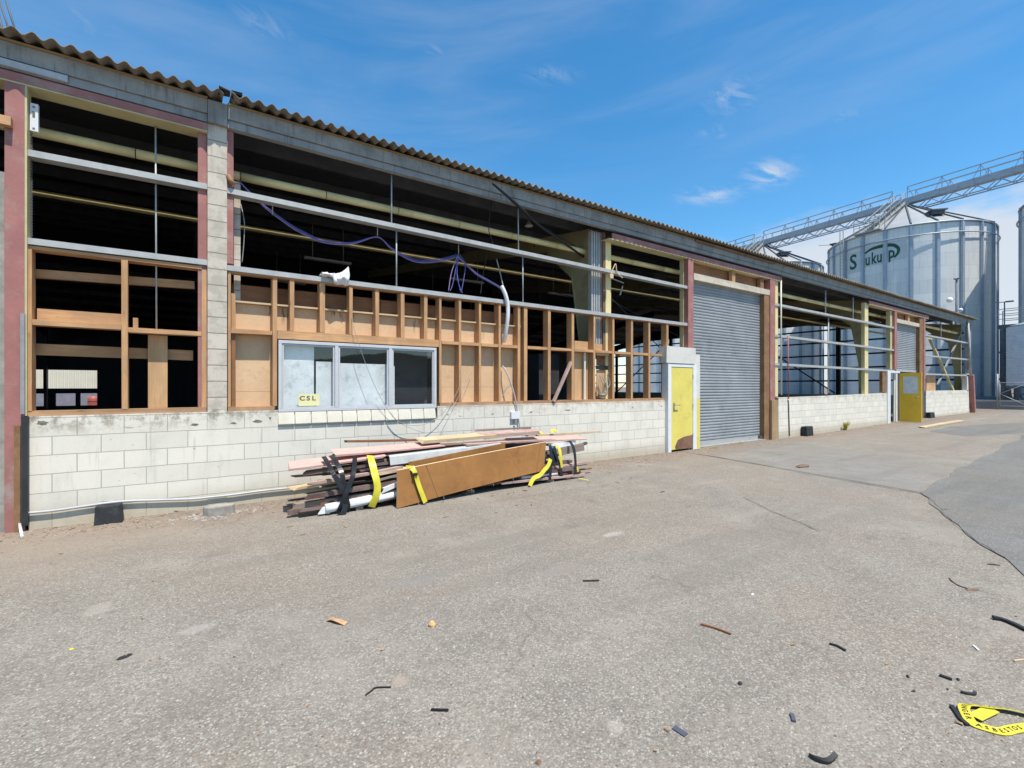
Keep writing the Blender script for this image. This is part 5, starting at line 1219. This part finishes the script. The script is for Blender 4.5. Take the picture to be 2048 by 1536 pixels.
pk('split_plank', 'pale plank with splintered end sticking out to the left', 'plank', (583, 977, -.92), (690, 960, -1.0), .11, .028, 'pile_tan', jit=.012)
pk('split_plank', 'second pale splintered plank just below the first', 'plank', (588, 987, -.90), (690, 968, -1.0), .06, .02, 'pile_tan', jit=.012)
pk('dark_beam', 'dark brown beam behind the crossing of the black straps', 'beam', (614, 994, -1.06), (795, 964, -1.14), .07, .055, 'pile_dark')
pk('grey_batten', 'grey batten in the shade right of the black straps', 'batten', (755, 960, -1.14), (800, 949, -1.14), .05, .024, 'pile_grey')
pk('dark_beam', 'grey brown beam low on the left with red paint at its end', 'beam', (590, 1012, -1.0), (770, 985, -1.10), .08, .06, 'pile_grey')
pk('dark_beam', 'lowest dark beam at the left end of the pile', 'beam', (579, 1024, -1.02), (760, 1000, -1.12), .08, .05, 'pile_dark')
pk('rosy_batten', 'thin rosy batten lying just above the white pipe', 'batten', (655, 1010, -1.13), (795, 980, -1.16), .045, .02, 'pile_rose')
pk('red_brown_plank', 'red brown short plank standing behind the white pipe end', 'plank', (640, 1012, -1.06), (720, 1000, -1.08), .05, .09, 'pile_brown')
# white pipe with a broken end
a, c = A(650, 1029, -1.16), A(900, 967, -1.14); a.z = max(a.z, .075); b = MB(); d = (c - a)
b.tube([a, a + d * .12, a + d * .12 + Vector((0, 0, .001)), c], .055, 14); o = b.build('white_pipe', M['white_clean'], None, org=a); tag(o, 'white plastic pipe lying at the foot of the pile', 'pipe', None)
b = MB(); e = a - d.normalized() * .02; b.prism([e + Vector((-.06, -.02, -.05)), e + Vector((.07, -.02, -.055)), e + Vector((.09, -.02, .045)), e + Vector((-.01, -.02, .02))], (0, .03, 0)); b.build('broken_end', M['white_clean'], o)
pk('white_offcut', 'short white offcut stuck out just above the pipe', 'offcut', (765, 980, -1.17), (800, 966, -1.17), .06, .055, 'white_clean', jit=.006)
# galvanised flashing on the pile
a, c = A(778, 921, -1.02), A(1000, 893, -.98); b = MB(); dn = Vector((0, 0, -1)); pr = [(0.12, .055), (.12, .045), (0.01, .05), (-.01, .03), (-.04, -.06), (-.055, -.055), (-.02, .045), (0, .065)]
for i in range(len(pr)):
    p, q = pr[i], pr[(i + 1) % len(pr)]
    b.quad([a + Vector((0, p[0], p[1])), a + Vector((0, q[0], q[1])), c + Vector((0, q[0], q[1])), c + Vector((0, p[0], p[1]))])
b.quad([a + Vector((0, p[0], p[1])) for p in pr]); b.quad([c + Vector((0, p[0], p[1])) for p in pr[::-1]])
o = b.build('metal_flashing', M['galv'], None, org=a); tag(o, 'folded galvanised flashing lying on the pile behind the orange panel', 'flashing')
pk('orange_board', 'orange brown board edge rising behind the big panel', 'board', (822, 931, -1.12), (1010, 893, -1.02), .02, .10, 'panel')
# big orange panel leaning on the front
TL, TR, BR, BL = A(795, 941, -1.28), A(1092, 884, -1.10), A(1088, 941, -1.17), A(794, 1017, -1.36)
BL.z = max(BL.z, .004); th = Vector((0, .022, .004)); b = MB(); nx, ny = 16, 3
def PP(u, v): return (BL.lerp(BR, u)).lerp(TL.lerp(TR, u), v) + Vector((0, -.02 * math.sin(math.pi * u) * v, .012 * math.sin(math.pi * u)))
for i in range(nx):
    for j in range(ny): b.quad([PP(i / nx, j / ny), PP((i + 1) / nx, j / ny), PP((i + 1) / nx, (j + 1) / ny), PP(i / nx, (j + 1) / ny)], None, True)
pn = b.build('laminate_sheet', M['panel'], None, org=BL, weld=True); tag(pn, 'big orange brown laminate panel leaning along the front of the pile', 'panel')
b = MB()
for i in range(nx):
    for (v, w) in ((1, None), (0, None)):
        p, q = PP(i / nx, v), PP((i + 1) / nx, v); b.quad([p, q, q + th, p + th])
    for j in range(ny): b.quad([PP(i / nx, j / ny) + th, PP((i + 1) / nx, j / ny) + th, PP((i + 1) / nx, (j + 1) / ny) + th, PP(i / nx, (j + 1) / ny) + th])
for u in (0, 1):
    p, q = PP(u, 0), PP(u, 1); b.quad([p, q, q + th, p + th])
b.build('edge', M['chip'], pn)
b = MB()
for (u0, v0, u1, v1) in ((.155, 1.0, .235, 0.0), (.955, 1.0, .935, 0.0)):
    p, q = PP(u0, v0), PP(u1, v1); b.bar(p + Vector((0, -.002, 0)), q + Vector((0, -.002, 0)), .007, .004, up=(0, -1, 0))
b.build('groove', M['pile_brown'], pn)
b = MB()
for u in (.12, .27, .45, .6, .75): p = PP(u, 0.0); b.tube([p + Vector((0, .03, .03)), p + Vector((.0, -.01, -.045))], .004, 5)
b.build('nail', M['galv_dark'], pn)
# right ends
pk('grey_beam', 'grey beam sticking out on the right above the black strap', 'beam', (1040, 922, -.95), (1168, 893, -.92), .05, .12, 'pile_grey')
pk('dark_plank', 'short dark plank end low on the right', 'plank', (1060, 935, -.92), (1143, 923, -.90), .10, .05, 'pile_dark')
pk('rosy_batten', 'rosy batten reaching right near the ground', 'batten', (1050, 945, -1.0), (1174, 924, -.98), .07, .025, 'pile_rose')
pk('thin_batten', 'thin brown batten low on the right reaching past the strap', 'batten', (1060, 950, -.95), (1182, 937, -.92), .05, .02, 'pile_brown')
pk('dark_beam', 'dark square beam end low on the right', 'beam', (1055, 952, -1.0), (1158, 943, -.98), .09, .07, 'pile_dark')
pk('pale_batten', 'pale rosy batten lowest on the right side of the pile', 'batten', (1000, 967, -1.18), (1168, 949, -1.14), .06, .03, 'pile_rose')
pk('white_board', 'white board end showing in the gap right of the panel', 'board', (1070, 900, -.95), (1150, 884, -.92), .02, .08, 'sheet_white')
b = MB(); b.tube([A(1040, 955, -1.08), A(1112, 947, -1.08)], .05, 12); o = b.build('white_pipe', M['white_clean'], None, org=A(1040, 955, -1.08)); tag(o, 'white pipe end peeping out right of the orange panel', 'pipe')
b = MB(); b.tube([A(1165, 889, -.9), A(1173, 886, -.9)], .028, 8); o = b.build('pipe_stub', M['steel_dark'], None, org=A(1165, 889, -.9)); tag(o, 'small dark pipe stub on the end of the grey beam', 'pipe')
# straps and tapes
def strap(label, pts, w, m='black_plastic', name='black_strap', cat='strap', wd=(1, 0, 0.0), group='straps round the timber pile'):
    P = spline([A(*p) for p in pts], 6); b = MB(); W = []
    for i, p in enumerate(P):
        t = (P[min(i + 1, len(P) - 1)] - P[max(i - 1, 0)]).normalized(); v = Vector((0, -1, .25)).cross(t)
        v = v if v.length > .2 else Vector((1, 0, 0)); tw = .35 * mnoise.noise(p * 6)
        v.normalize(); v = (v + Vector((0, tw, 0))).normalized(); W.append(v if v.x > 0 else -v)
    b.ribbon(P, w, W, .004); o = b.build(name, M[m], None, org=P[0]); tag(o, label, cat, group); return o
strap('left of two black straps running from the pink board to the crossing', [(647, 913, -.88), (655, 925, -1.04), (665, 945, -1.2), (681, 972, -1.24), (688, 985, -1.24), (690, 1005, -1.24), (687, 1022, -1.22), (672, 1037, -1.16)], .055)
strap('right of two black straps meeting at the crossing', [(661, 911, -.88), (671, 922, -1.04), (683, 945, -1.19), (688, 970, -1.22), (691, 990, -1.22), (696, 1010, -1.22), (694, 1022, -1.2)], .055)
strap('black strap dropping beside the yellow tape to the crossing', [(710, 912, -.98), (709, 930, -1.12), (706, 950, -1.2), (698, 972, -1.23), (691, 990, -1.25), (683, 1010, -1.24), (676, 1026, -1.2)], .055)
strap('shiny tail of black strap lying on the ground under the crossing', [(691, 1008, -1.25), (688, 1022, -1.27), (680, 1032, -1.27), (673, 1036, -1.25)], .06)
strap('front black strap hanging right of the orange panel', [(1093, 889, -1.05), (1101, 894, -1.12), (1102, 920, -1.17), (1101, 945, -1.2), (1100, 960, -1.2)], .05)
strap('black strap slanting down from the bunch right of the panel', [(1097, 887, -1.02), (1107, 898, -1.1), (1116, 920, -1.14), (1121, 936, -1.16), (1124, 952, -1.18)], .05)
strap('bunched black plastic between the two right hand straps'.replace('right hand ', ''), [(1104, 892, -1.05), (1107, 908, -1.1), (1108, 925, -1.12)], .13)
strap('outermost black strap round the right end of the pile', [(1139, 882, -.98), (1146, 893, -1.06), (1150, 912, -1.12), (1151, 935, -1.15), (1149, 953, -1.16)], .055)
b = MB(); q = A(1155, 946, -1.14); b.box(q.x - .04, q.x + .03, q.y - .02, q.y + .02, q.z - .025, q.z + .02, .004); o = b.build('strap_buckle', M['black'], None, org=q); tag(o, 'black buckle by the outermost strap at the right end', 'buckle')
def ytape(label, pts, w, grp='yellow tapes on the timber pile', ink=True):
    o = strap(label, pts, w, 'tape', 'barrier_tape', 'tape', group=grp)
    return o
ytape('yellow tape hanging over the left half of the pile', [(740, 911, -1.0), (744, 925, -1.12), (749, 945, -1.19), (753, 960, -1.23), (755, 975, -1.24), (753, 990, -1.24), (747, 1005, -1.22), (743, 1014, -1.2)], .085)
ytape('yellow tape wrapped over the left end of the orange panel', [(811, 935, -1.2), (824, 937, -1.29), (830, 945, -1.325), (836, 965, -1.335), (843, 985, -1.355), (851, 1005, -1.37)], .062)
b = MB(); q = A(831, 949, -1.345); b.box(q.x - .03, q.x + .03, q.y - .006, q.y + .006, q.z - .02, q.z + .02, .003); o = b.build('tape_patch', M['black'], None, org=q); tag(o, 'small black patch stuck on the tape over the orange panel', 'patch')
ytape('yellow tape hanging right of the panel beside the black straps', [(1112, 889, -1.0), (1118, 897, -1.1), (1121, 910, -1.15), (1122, 922, -1.16), (1124, 935, -1.16)], .06)
ytape('crumpled yellow tape trailing from the right straps to the ground', [(1101, 918, -1.17), (1097, 930, -1.2), (1088, 941, -1.22), (1080, 950, -1.23), (1068, 956, -1.24), (1062, 966, -1.26), (1060, 972, -1.27)], .065)
ytape('scrap of yellow tape by the buckle at the right end', [(1154, 934, -1.14), (1156, 942, -1.15), (1154, 948, -1.15)], .03)
for (px, py, lab) in ((1079, 866, 'yellow tape scrap poking up on the pile top right of the grey plank'), (1108, 862, 'small yellow tape scrap on the far side of the right pink board')):
    q = A(px, py, -.62); b = MB(); b.ribbon(spline([q + Vector((-.06, 0, -.015)), q + Vector((0, .02, .015)), q + Vector((.07, 0, -.005))], 4), .06, (0, .8, .6), .004); o = b.build('tape_scrap', M['tape'], None, org=q); tag(o, lab, 'tape', 'yellow tapes on the timber pile')
q = gpt(1170, 962); b = MB(); b.ribbon(spline([q + Vector((-.10, .04, .05)), q + Vector((-.03, .02, .03)), q + Vector((.03, -.03, .012)), q + Vector((.05, .0, .02))], 4), .03, (0, 1, .3), .003); o = b.build('tape_scrap', M['tape'], None, org=q); tag(o, 'twisted yellow tape end on the ground at the right end of the pile', 'tape')

# ------------------------------------------------------------------ along the foot of the wall
def conduit():
    L = [(57, 1026), (110, 1021), (180, 1011), (245, 1003), (320, 1000), (385, 998), (425, 994), (470, 989), (530, 981), (600, 974), (640, 968)]
    b = MB(); b.tube(spline([at(x, y, -.03) for x, y in L], 5), .014, 8); o = b.build('pvc_pipe', M['conduit'], None, org=at(300, 1000, -.03)); tag(o, 'thin grey pipe running low along the white block wall', 'pipe')
    b = MB(); b.tube(spline([at(58, 1026, -.03), at(50, 1032, -.03), at(42, 1042, -.03), at(38, 1050, -.06)], 5), .012, 6); b.build('pipe_tail', M['cable_black'], o)
conduit()
g = gpt(44, 1077); b = MB(); b.tube([at(39, 1048, -.05), Vector((g.x, g.y, .015))], .013, 10); o = b.build('pipe_stub', M['white_clean'], None, org=g); tag(o, 'short white pipe stub leaning at the foot of the red post', 'pipe')
def block(name, label, px0, px1, pyt, pyb, ydepth, m, Y, tap=.08):
    a, c = gpt(px0, pyb), gpt(px1, pyb - (8 if px0 < 300 else 1)); h = at((px0 + px1) / 2, pyt, Y).z
    x0, x1 = X(px0, Y), X(px1, Y); b = MB(); z0 = gz(x0) - .01
    o_ = [(x0, Y, z0), (x1, Y, z0), (x1 - tap, Y + .02, h), (x0 + tap * .4, Y + .02, h)]
    b.prism(o_, (0, ydepth, 0)); return b.build(name, m, None, org=((x0 + x1) / 2, Y + ydepth / 2, z0), bevel=.012)
o = block('rubber_block', '', 187, 246, 1012, 1051, .17, M['black'], -.20, .02); tag(o, 'black rubber block on the ground against the left end of the wall', 'block', 'black blocks along the wall')
b = MB(); x = X(214, -.2); b.box(x - .05, x + .05, -.17, -.12, .245, .252, .004); b.build('paint_mark', M['galv'], o)
o = block('rubber_block', '', 1614.5, 1627.5, 853, 867, .16, M['black'], -.20, .01); tag(o, 'black rubber block against the white wall right of the roller shutter', 'block', 'black blocks along the wall')
o = block('rubber_block', '', 1861.5, 1870.5, 825, 834, .16, M['black'], -.20, .01); tag(o, 'small black block at the last wall beyond the open yellow door', 'block', 'black blocks along the wall')
b = MB(); c = gpt(439, 1031); o_ = []
for k in range(11):
    a = 2 * math.pi * k / 11; r = 1 + .18 * mnoise.noise(Vector((k * 1.7, 0, 0))); o_.append((c.x + .165 * r * math.cos(a), c.y + .08 + .085 * r * math.sin(a), -.01))
b.prism(o_, (.0, 0, .115)); o = b.build('concrete_chunk', M['concrete'], None, org=c, bevel=.015); tag(o, 'broken chunk of pale concrete lying below the block column', 'concrete')
# weed
c = Vector((X(1690, -.06), -.06, gz(X(1690)))); b = MB()
for k in range(46):
    a = random.uniform(0, 2 * math.pi); h = random.uniform(.08, .30); r = random.uniform(.05, .24); p0 = c + Vector((random.uniform(-.06, .06), random.uniform(-.03, .03), 0)); p2 = c + Vector((r * math.cos(a), -abs(r * math.sin(a)) * .6, h)); p1 = p0.lerp(p2, .5) + Vector((0, 0, .06))
    b.ribbon([p0, p1, p2], .02, (math.cos(a + 1.5), math.sin(a + 1.5), .2), .003)
o = b.build('weed', M['plant'], None, org=c); tag(o, 'dry yellow weed growing at the foot of the white wall', 'weed')
for (px, py, n, s) in ((1420, 898, 14, .06), (1300, 903, 8, .05), (1475, 889, 14, .06)):
    c = gpt(px, py); b = MB()
    for k in range(n):
        p0 = c + Vector((random.uniform(-.25, .25), random.uniform(-.03, .03), 0)); a = random.uniform(0, 6.3); b.ribbon([p0, p0 + Vector((.02 * math.cos(a), .02 * math.sin(a), s * random.uniform(.4, 1)))], .012, (math.cos(a + 1.5), math.sin(a + 1.5), 0), .002)
    o = b.build('weed_tuft', M['plant'], None, org=c); tag(o, {1420: 'low green tuft under the roller shutter by the yellow post', 1300: 'tiny tuft at the wall foot left of the yellow door', 1475: 'low tuft under the right half of the roller shutter'}[px], 'weed')
# long pale board on the ground by the open door
p0, p1 = gpt(1846, 856), gpt(1922, 843); plank('long_board', 'long pale board lying flat on the ground by the open yellow door', 'board', p0 + Vector((0, 0, .03)), p1 + Vector((0, 0, .03)), .22, .04, M['pile_tan'])

# ------------------------------------------------------------------ litter on the asphalt
def crumb(name, label, cat, px, py, sx, sy, sz, m, rot=0.0, group=None, n=9, rough=.3, lift=0.0):
    c = gpt(px, py); b = MB(); rings = []
    for j, (zz, rr) in enumerate(((0, .85), (.45, 1.0), (.85, .62))):
        ring = []
        for k in range(n):
            a = 2 * math.pi * k / n; r = rr * (1 + rough * mnoise.noise(Vector((k * 1.9 + px * .01, j * .6, py * .013))))
            v = Vector((math.cos(a) * sx * r, math.sin(a) * sy * r, 0)); v.rotate(Matrix.Rotation(rot, 3, 'Z')); ring.append(c + v + Vector((0, 0, zz * sz - .002 + lift)))
        rings.append(ring)
    for j in range(2):
        for k in range(n): b.quad([rings[j][k], rings[j][(k + 1) % n], rings[j + 1][(k + 1) % n], rings[j + 1][k]])
    b.quad(rings[2], [(0, 0)] * n); b.quad(rings[0][::-1], [(0, 0)] * n)
    o = b.build(name, m, None, org=c); tag(o, label, cat, group); return o
def strip(name, label, cat, pts, w, m, th=.006, group=None, lifts=None, tilt=0.0):
    P = [gpt(*p) + Vector((0, 0, th / 2 + .002 + (lifts[i] if lifts else 0))) for i, p in enumerate(pts)]; P = spline(P, 5); W = []
    for i in range(len(P)):
        t = (P[min(i + 1, len(P) - 1)] - P[max(i - 1, 0)]).normalized(); v = Vector((-t.y, t.x, tilt * mnoise.noise(P[i] * 9))); W.append(v.normalized())
    b = MB(); b.ribbon(P, w, W, th); o = b.build(name, m, None, org=P[0]); tag(o, label, cat, group); return o
GB = 'black scraps on the asphalt'
crumb('wood_chip', 'bright orange wood chip on the asphalt in front of the pile', 'wood chip', 864, 1252, .022, .026, .035, M['orange_chip'], .4)
strip('dry_leaf', 'curled tan leaf lying on the asphalt left of the orange chip', 'leaf', [(656, 1241), (664, 1243), (676, 1247), (692, 1249)], .035, M['leafbrown'], .004, lifts=[.0, .012, .015, .0], tilt=.6)
crumb('yellow_bit', 'tiny yellow bit on the asphalt at far left', 'scrap', 143, 1299, .013, .008, .01, M['tape'])
crumb('tar_spot', 'flat dark oily pad on the asphalt at lower left', 'tar pad', 249, 1314, .05, .03, .003, M['black'], .3, None, 13, .5)
strip('black_scrap', 'straight black scrap on the asphalt below the orange chip', 'scrap', [(862, 1421), (880, 1422), (897, 1422)], .012, M['black_plastic'], .006, GB)
strip('black_scrap', 'small dark flat scrap near the bottom edge right of centre', 'scrap', [(1348, 1456), (1360, 1464), (1372, 1472)], .028, M['blue_bit'], .004, GB)
crumb('black_scrap', 'black lump between the blue bit and the orange stick', 'scrap', 1480, 1368, .014, .010, .014, M['black'], .3, GB)
strip('blue_bit', 'blue grey plastic sliver standing alone on the asphalt', 'scrap', [(1583, 1430), (1586, 1437), (1588, 1445)], .016, M['blue_bit'], .008)
strip('rubber_strip', 'curled black rubber strip at the very bottom of the frame', 'rubber', [(1620, 1513), (1634, 1522), (1655, 1527), (1672, 1520)], .018, M['black'], .01, GB, [0, .004, .004, .018], .8)
strip('black_scrap', 'thin black sliver on the asphalt above the lumps', 'scrap', [(1659, 1289), (1675, 1294), (1691, 1303)], .014, M['black'], .008, GB)
strip('red_stick', 'thin reddish stick on the asphalt right of the middle', 'stick', [(1402, 1250), (1430, 1258), (1462, 1270)], .014, M['pile_brown'], .01)
strip('rubber_strip', 'long black rubber strip cut off by the right edge of the photo', 'rubber', [(1986, 1239), (2005, 1242), (2030, 1252), (2062, 1268)], .028, M['black'], .016, GB, [.006, 0, 0, 0])
strip('black_scrap', 'black sliver left of the yellow tape, upper one of the cluster', 'scrap', [(1879, 1352), (1890, 1356), (1904, 1361)], .016, M['black'], .008, GB)
crumb('black_scrap', 'tiny black lump right of the upper sliver in the cluster', 'scrap', 1916, 1360, .010, .007, .012, M['black'], .5, GB)
crumb('black_scrap', 'small black lump left of the cluster by the yellow tape', 'scrap', 1816, 1354, .014, .007, .012, M['black'], .5, GB)
crumb('black_scrap', 'flattened black speck below the small lump', 'scrap', 1827, 1383, .014, .005, .008, M['black'], -.4, GB)
strip('black_scrap', 'curved black sliver just above the yellow tape', 'scrap', [(1922, 1386), (1936, 1389), (1948, 1390), (1950, 1386)], .014, M['black'], .008, GB)
crumb('black_scrap', 'pair of faint dark specks in the cluster above the tape', 'scrap', 1895, 1379, .012, .005, .007, M['black'], .2, GB)
strip('rubber_strip', 'black rubber strip slanting beside the yellow tape loop', 'rubber', [(1903, 1414), (1913, 1428), (1922, 1441), (1936, 1453)], .016, M['black'], .01, GB)
strip('white_bit', 'white sliver lying above the yellow tape loop', 'scrap', [(1946, 1292), (1952, 1297), (1957, 1302)], .010, M['white_clean'], .006)
crumb('white_bit', 'white crumb on the asphalt right of the middle', 'scrap', 1505, 1189, .016, .008, .01, M['white_clean'])
strip('white_bit', 'pale straw at the right edge above the tape', 'scrap', [(2028, 1323), (2045, 1321), (2060, 1322)], .008, M['pile_tan'], .005)
crumb('brown_clod', 'brown dirt clod lying on the smooth apron before the shutter', 'clod', 1605, 934, .20, .07, .05, M['dry'], .0, None, 15, .7)
crumb('brown_clod', 'flat brown twist of litter near the right edge', 'clod', 1944, 1180, .05, .02, .012, M['dry'], -.4, None, 11, .8)
crumb('black_scrap', 'dark speck on the asphalt in front of the right pile end', 'scrap', 1325, 984, .06, .012, .012, M['black'], .1, GB)
crumb('black_scrap', 'dark lump on the asphalt where the road bends', 'scrap', 1986, 1130, .05, .012, .012, M['black'], -.9, GB)
crumb('black_scrap', 'dark sliver at the road edge further up', 'scrap', 1890, 1020, .07, .012, .014, M['black'], -.6, GB)
crumb('brown_clod', 'little rusty leaf at the bottom edge near the middle', 'clod', 1076, 1526, .014, .010, .012, M['rust'], .2, None, 9, .6)
strip('black_scrap', 'bent black wire on the asphalt left of the middle', 'wire', [(731, 1392), (742, 1384), (752, 1377), (782, 1376)], .006, M['cable_black'], .005, GB)
strip('twig', 'thin brown twig above the cluster at right', 'twig', [(1898, 1157), (1906, 1165), (1920, 1173), (1935, 1178)], .006, M['dry'], .006)
strip('black_scrap', 'thin dark stick on the asphalt in the middle distance', 'stick', [(1166, 1163), (1182, 1163), (1198, 1162)], .012, M['black'], .008, GB)
# small stones and crumbs nobody would count, strewn over the asphalt and along the wall foot
def scatter(name, n, m, gen, s0, s1):
    b = MB()
    for _ in range(n):
        x, y = gen(); s = random.uniform(s0, s1) * (1 + .6 * (random.random() ** 6)); z = gz(x) + (.004 if False else 0); a = random.uniform(0, 6.3); e = random.uniform(.5, 1.0)
        c = Vector((x, y, z)); k = random.choice((4, 5)); base = []
        for i in range(k):
            t_ = a + 2 * math.pi * i / k; base.append(c + Vector((math.cos(t_) * s, math.sin(t_) * s * e, 0)))
        top = c + Vector((random.uniform(-.3, .3) * s, random.uniform(-.3, .3) * s, s * random.uniform(.35, .75)))
        for i in range(k): b.quad([base[i], base[(i + 1) % k], top], [(0, 0)] * 3)
    o = b.build(name, m, None, weld=False, recalc=False); tag(o, kind='stuff'); return o
def near():
    px = random.uniform(-60, 2110); py = 1000 + 536 * random.random() ** .8; p = gpt(px, py); return p.x, p.y
M['stone'] = paint('loose grit', (0.34, 0.32, 0.28), 0.9, var=.4, scale=60)
scatter('gravel', 2600, M['stone'], near, .003, .007)
scatter('dark_gravel', 700, M['dry'], near, .003, .007)
def foot():
    x = random.uniform(-2.2, 13) if random.random() < .75 else random.uniform(13, 34); return x, -abs(random.gauss(0.0, .38)) - .02
scatter('dirt', 3600, M['dry'], foot, .004, .014)
M['splinter'] = wood('timber splinter', (0.30, 0.19, 0.11), (0.5, 0.34, 0.2))
def splinters(name, n, gen, l0, l1):
    b = MB()
    for _ in range(n):
        x, y = gen(); a = random.uniform(0, 6.3); L = random.uniform(l0, l1); d = Vector((math.cos(a), math.sin(a), random.uniform(0, .12))); c = Vector((x, y, gz(x) + .006)); b.bar(c, c + d * L, random.uniform(.004, .014), random.uniform(.003, .007), jit=.002)
    o = b.build(name, M['splinter'], None, weld=False, recalc=False); tag(o, kind='stuff')
splinters('debris', 170, foot, .02, .13)
splinters('debris', 60, lambda: (random.uniform(.8, 6.2), random.gauss(-1.55, .35)), .015, .08)
splinters('debris', 12, near, .008, .025)
scatter('pale_rubble', 500, M['concrete'], foot, .004, .014)
def chunk(): return 0.25 + random.gauss(0, .22), -.30 - abs(random.gauss(0, .13))
scatter('rubble', 160, M['concrete'], chunk, .008, .022)
# loop of printed yellow barrier tape at the right edge
def tape_loop():
    Lp = [(2075, 1437), (2048, 1432), (2010, 1424), (1975, 1420), (1945, 1415), (1928, 1419), (1934, 1436), (1946, 1450), (1972, 1459), (2003, 1466), (2030, 1461), (2075, 1455)]
    lifts = [.01, .012, .012, .010, .008, .012, .008, .004, .003, .003, .004, .004]
    P = [gpt(*p) + Vector((0, 0, .004 + l)) for p, l in zip(Lp, lifts)]; P = spline(P, 5); W = []
    for i, p in enumerate(P):
        f = i / (len(P) - 1); t_ = (P[min(i + 1, len(P) - 1)] - P[max(i - 1, 0)]).normalized(); n = Vector((-t_.y, t_.x, 0)).normalized()
        v = n + Vector((0, 0, .45 if f < .42 else .12)); W.append(v.normalized())
    b = MB(); b.ribbon(P, .042, W, .003); o = b.build('barrier_tape', M['tape'], None, org=P[0]); tag(o, 'loop of yellow printed barrier tape lying at the right edge of the asphalt', 'tape')
    q0, q1 = gpt(1950, 1440) + Vector((0, 0, .012)), gpt(1985, 1424) + Vector((0, 0, .014)); b = MB(); b.ribbon([q0, q1], .05, ((q1 - q0).cross(Vector((0, 0, 1)))), .003); b.build('fold', M['tape'], o)
    # printed letters along the tape
    acc = [0.0]
    for a, c in zip(P[:-1], P[1:]): acc.append(acc[-1] + (c - a).length)
    def frame(s):
        for i in range(len(P) - 1):
            if acc[i] <= s <= acc[i + 1]:
                f = (s - acc[i]) / (acc[i + 1] - acc[i]); return P[i].lerp(P[i + 1], f), (P[i + 1] - P[i]).normalized(), W[i].lerp(W[i + 1], f).normalized()
        return P[-1], (P[-1] - P[-2]).normalized(), W[-1]
    s = .03; word = 'ASBESTOS DANGER '; k = 0; b = bmesh.new(); i = 0
    cu = {}
    verts, faces = [], []
    while s < acc[-1] - .04:
        ch = word[k % len(word)]; k += 1
        if ch != ' ':
            if ch not in cu:
                c_ = bpy.data.curves.new('lettering', 'FONT'); c_.body = ch; c_.size = .028; c_.align_x = 'CENTER'; c_.align_y = 'CENTER'; c_.offset = .0006; c_.resolution_u = 2
                ob = bpy.data.objects.new('lettering', c_); COL.objects.link(ob); dg = bpy.context.evaluated_depsgraph_get(); dg.update(); me = bpy.data.meshes.new_from_object(ob.evaluated_get(dg)); bpy.data.objects.remove(ob)
                cu[ch] = ([v.co.copy() for v in me.vertices], [tuple(p.vertices) for p in me.polygons])
            V, Fc = cu[ch]; b0 = len(verts)
            for v in V:
                p, t_, w_ = frame(s + v.x); n = t_.cross(w_); n = n if n.z > 0 else -n
                verts.append(p + w_ * v.y + n * .0025)
            faces += [tuple(x + b0 for x in f) for f in Fc]
        s += .025
    b.free(); me = bpy.data.meshes.new('lettering'); me.from_pydata([tuple(v - P[0]) for v in verts], [], faces); me.materials.append(M['tape_ink']); t_ = bpy.data.objects.new('lettering', me); COL.objects.link(t_); t_.parent = o
tape_loop()
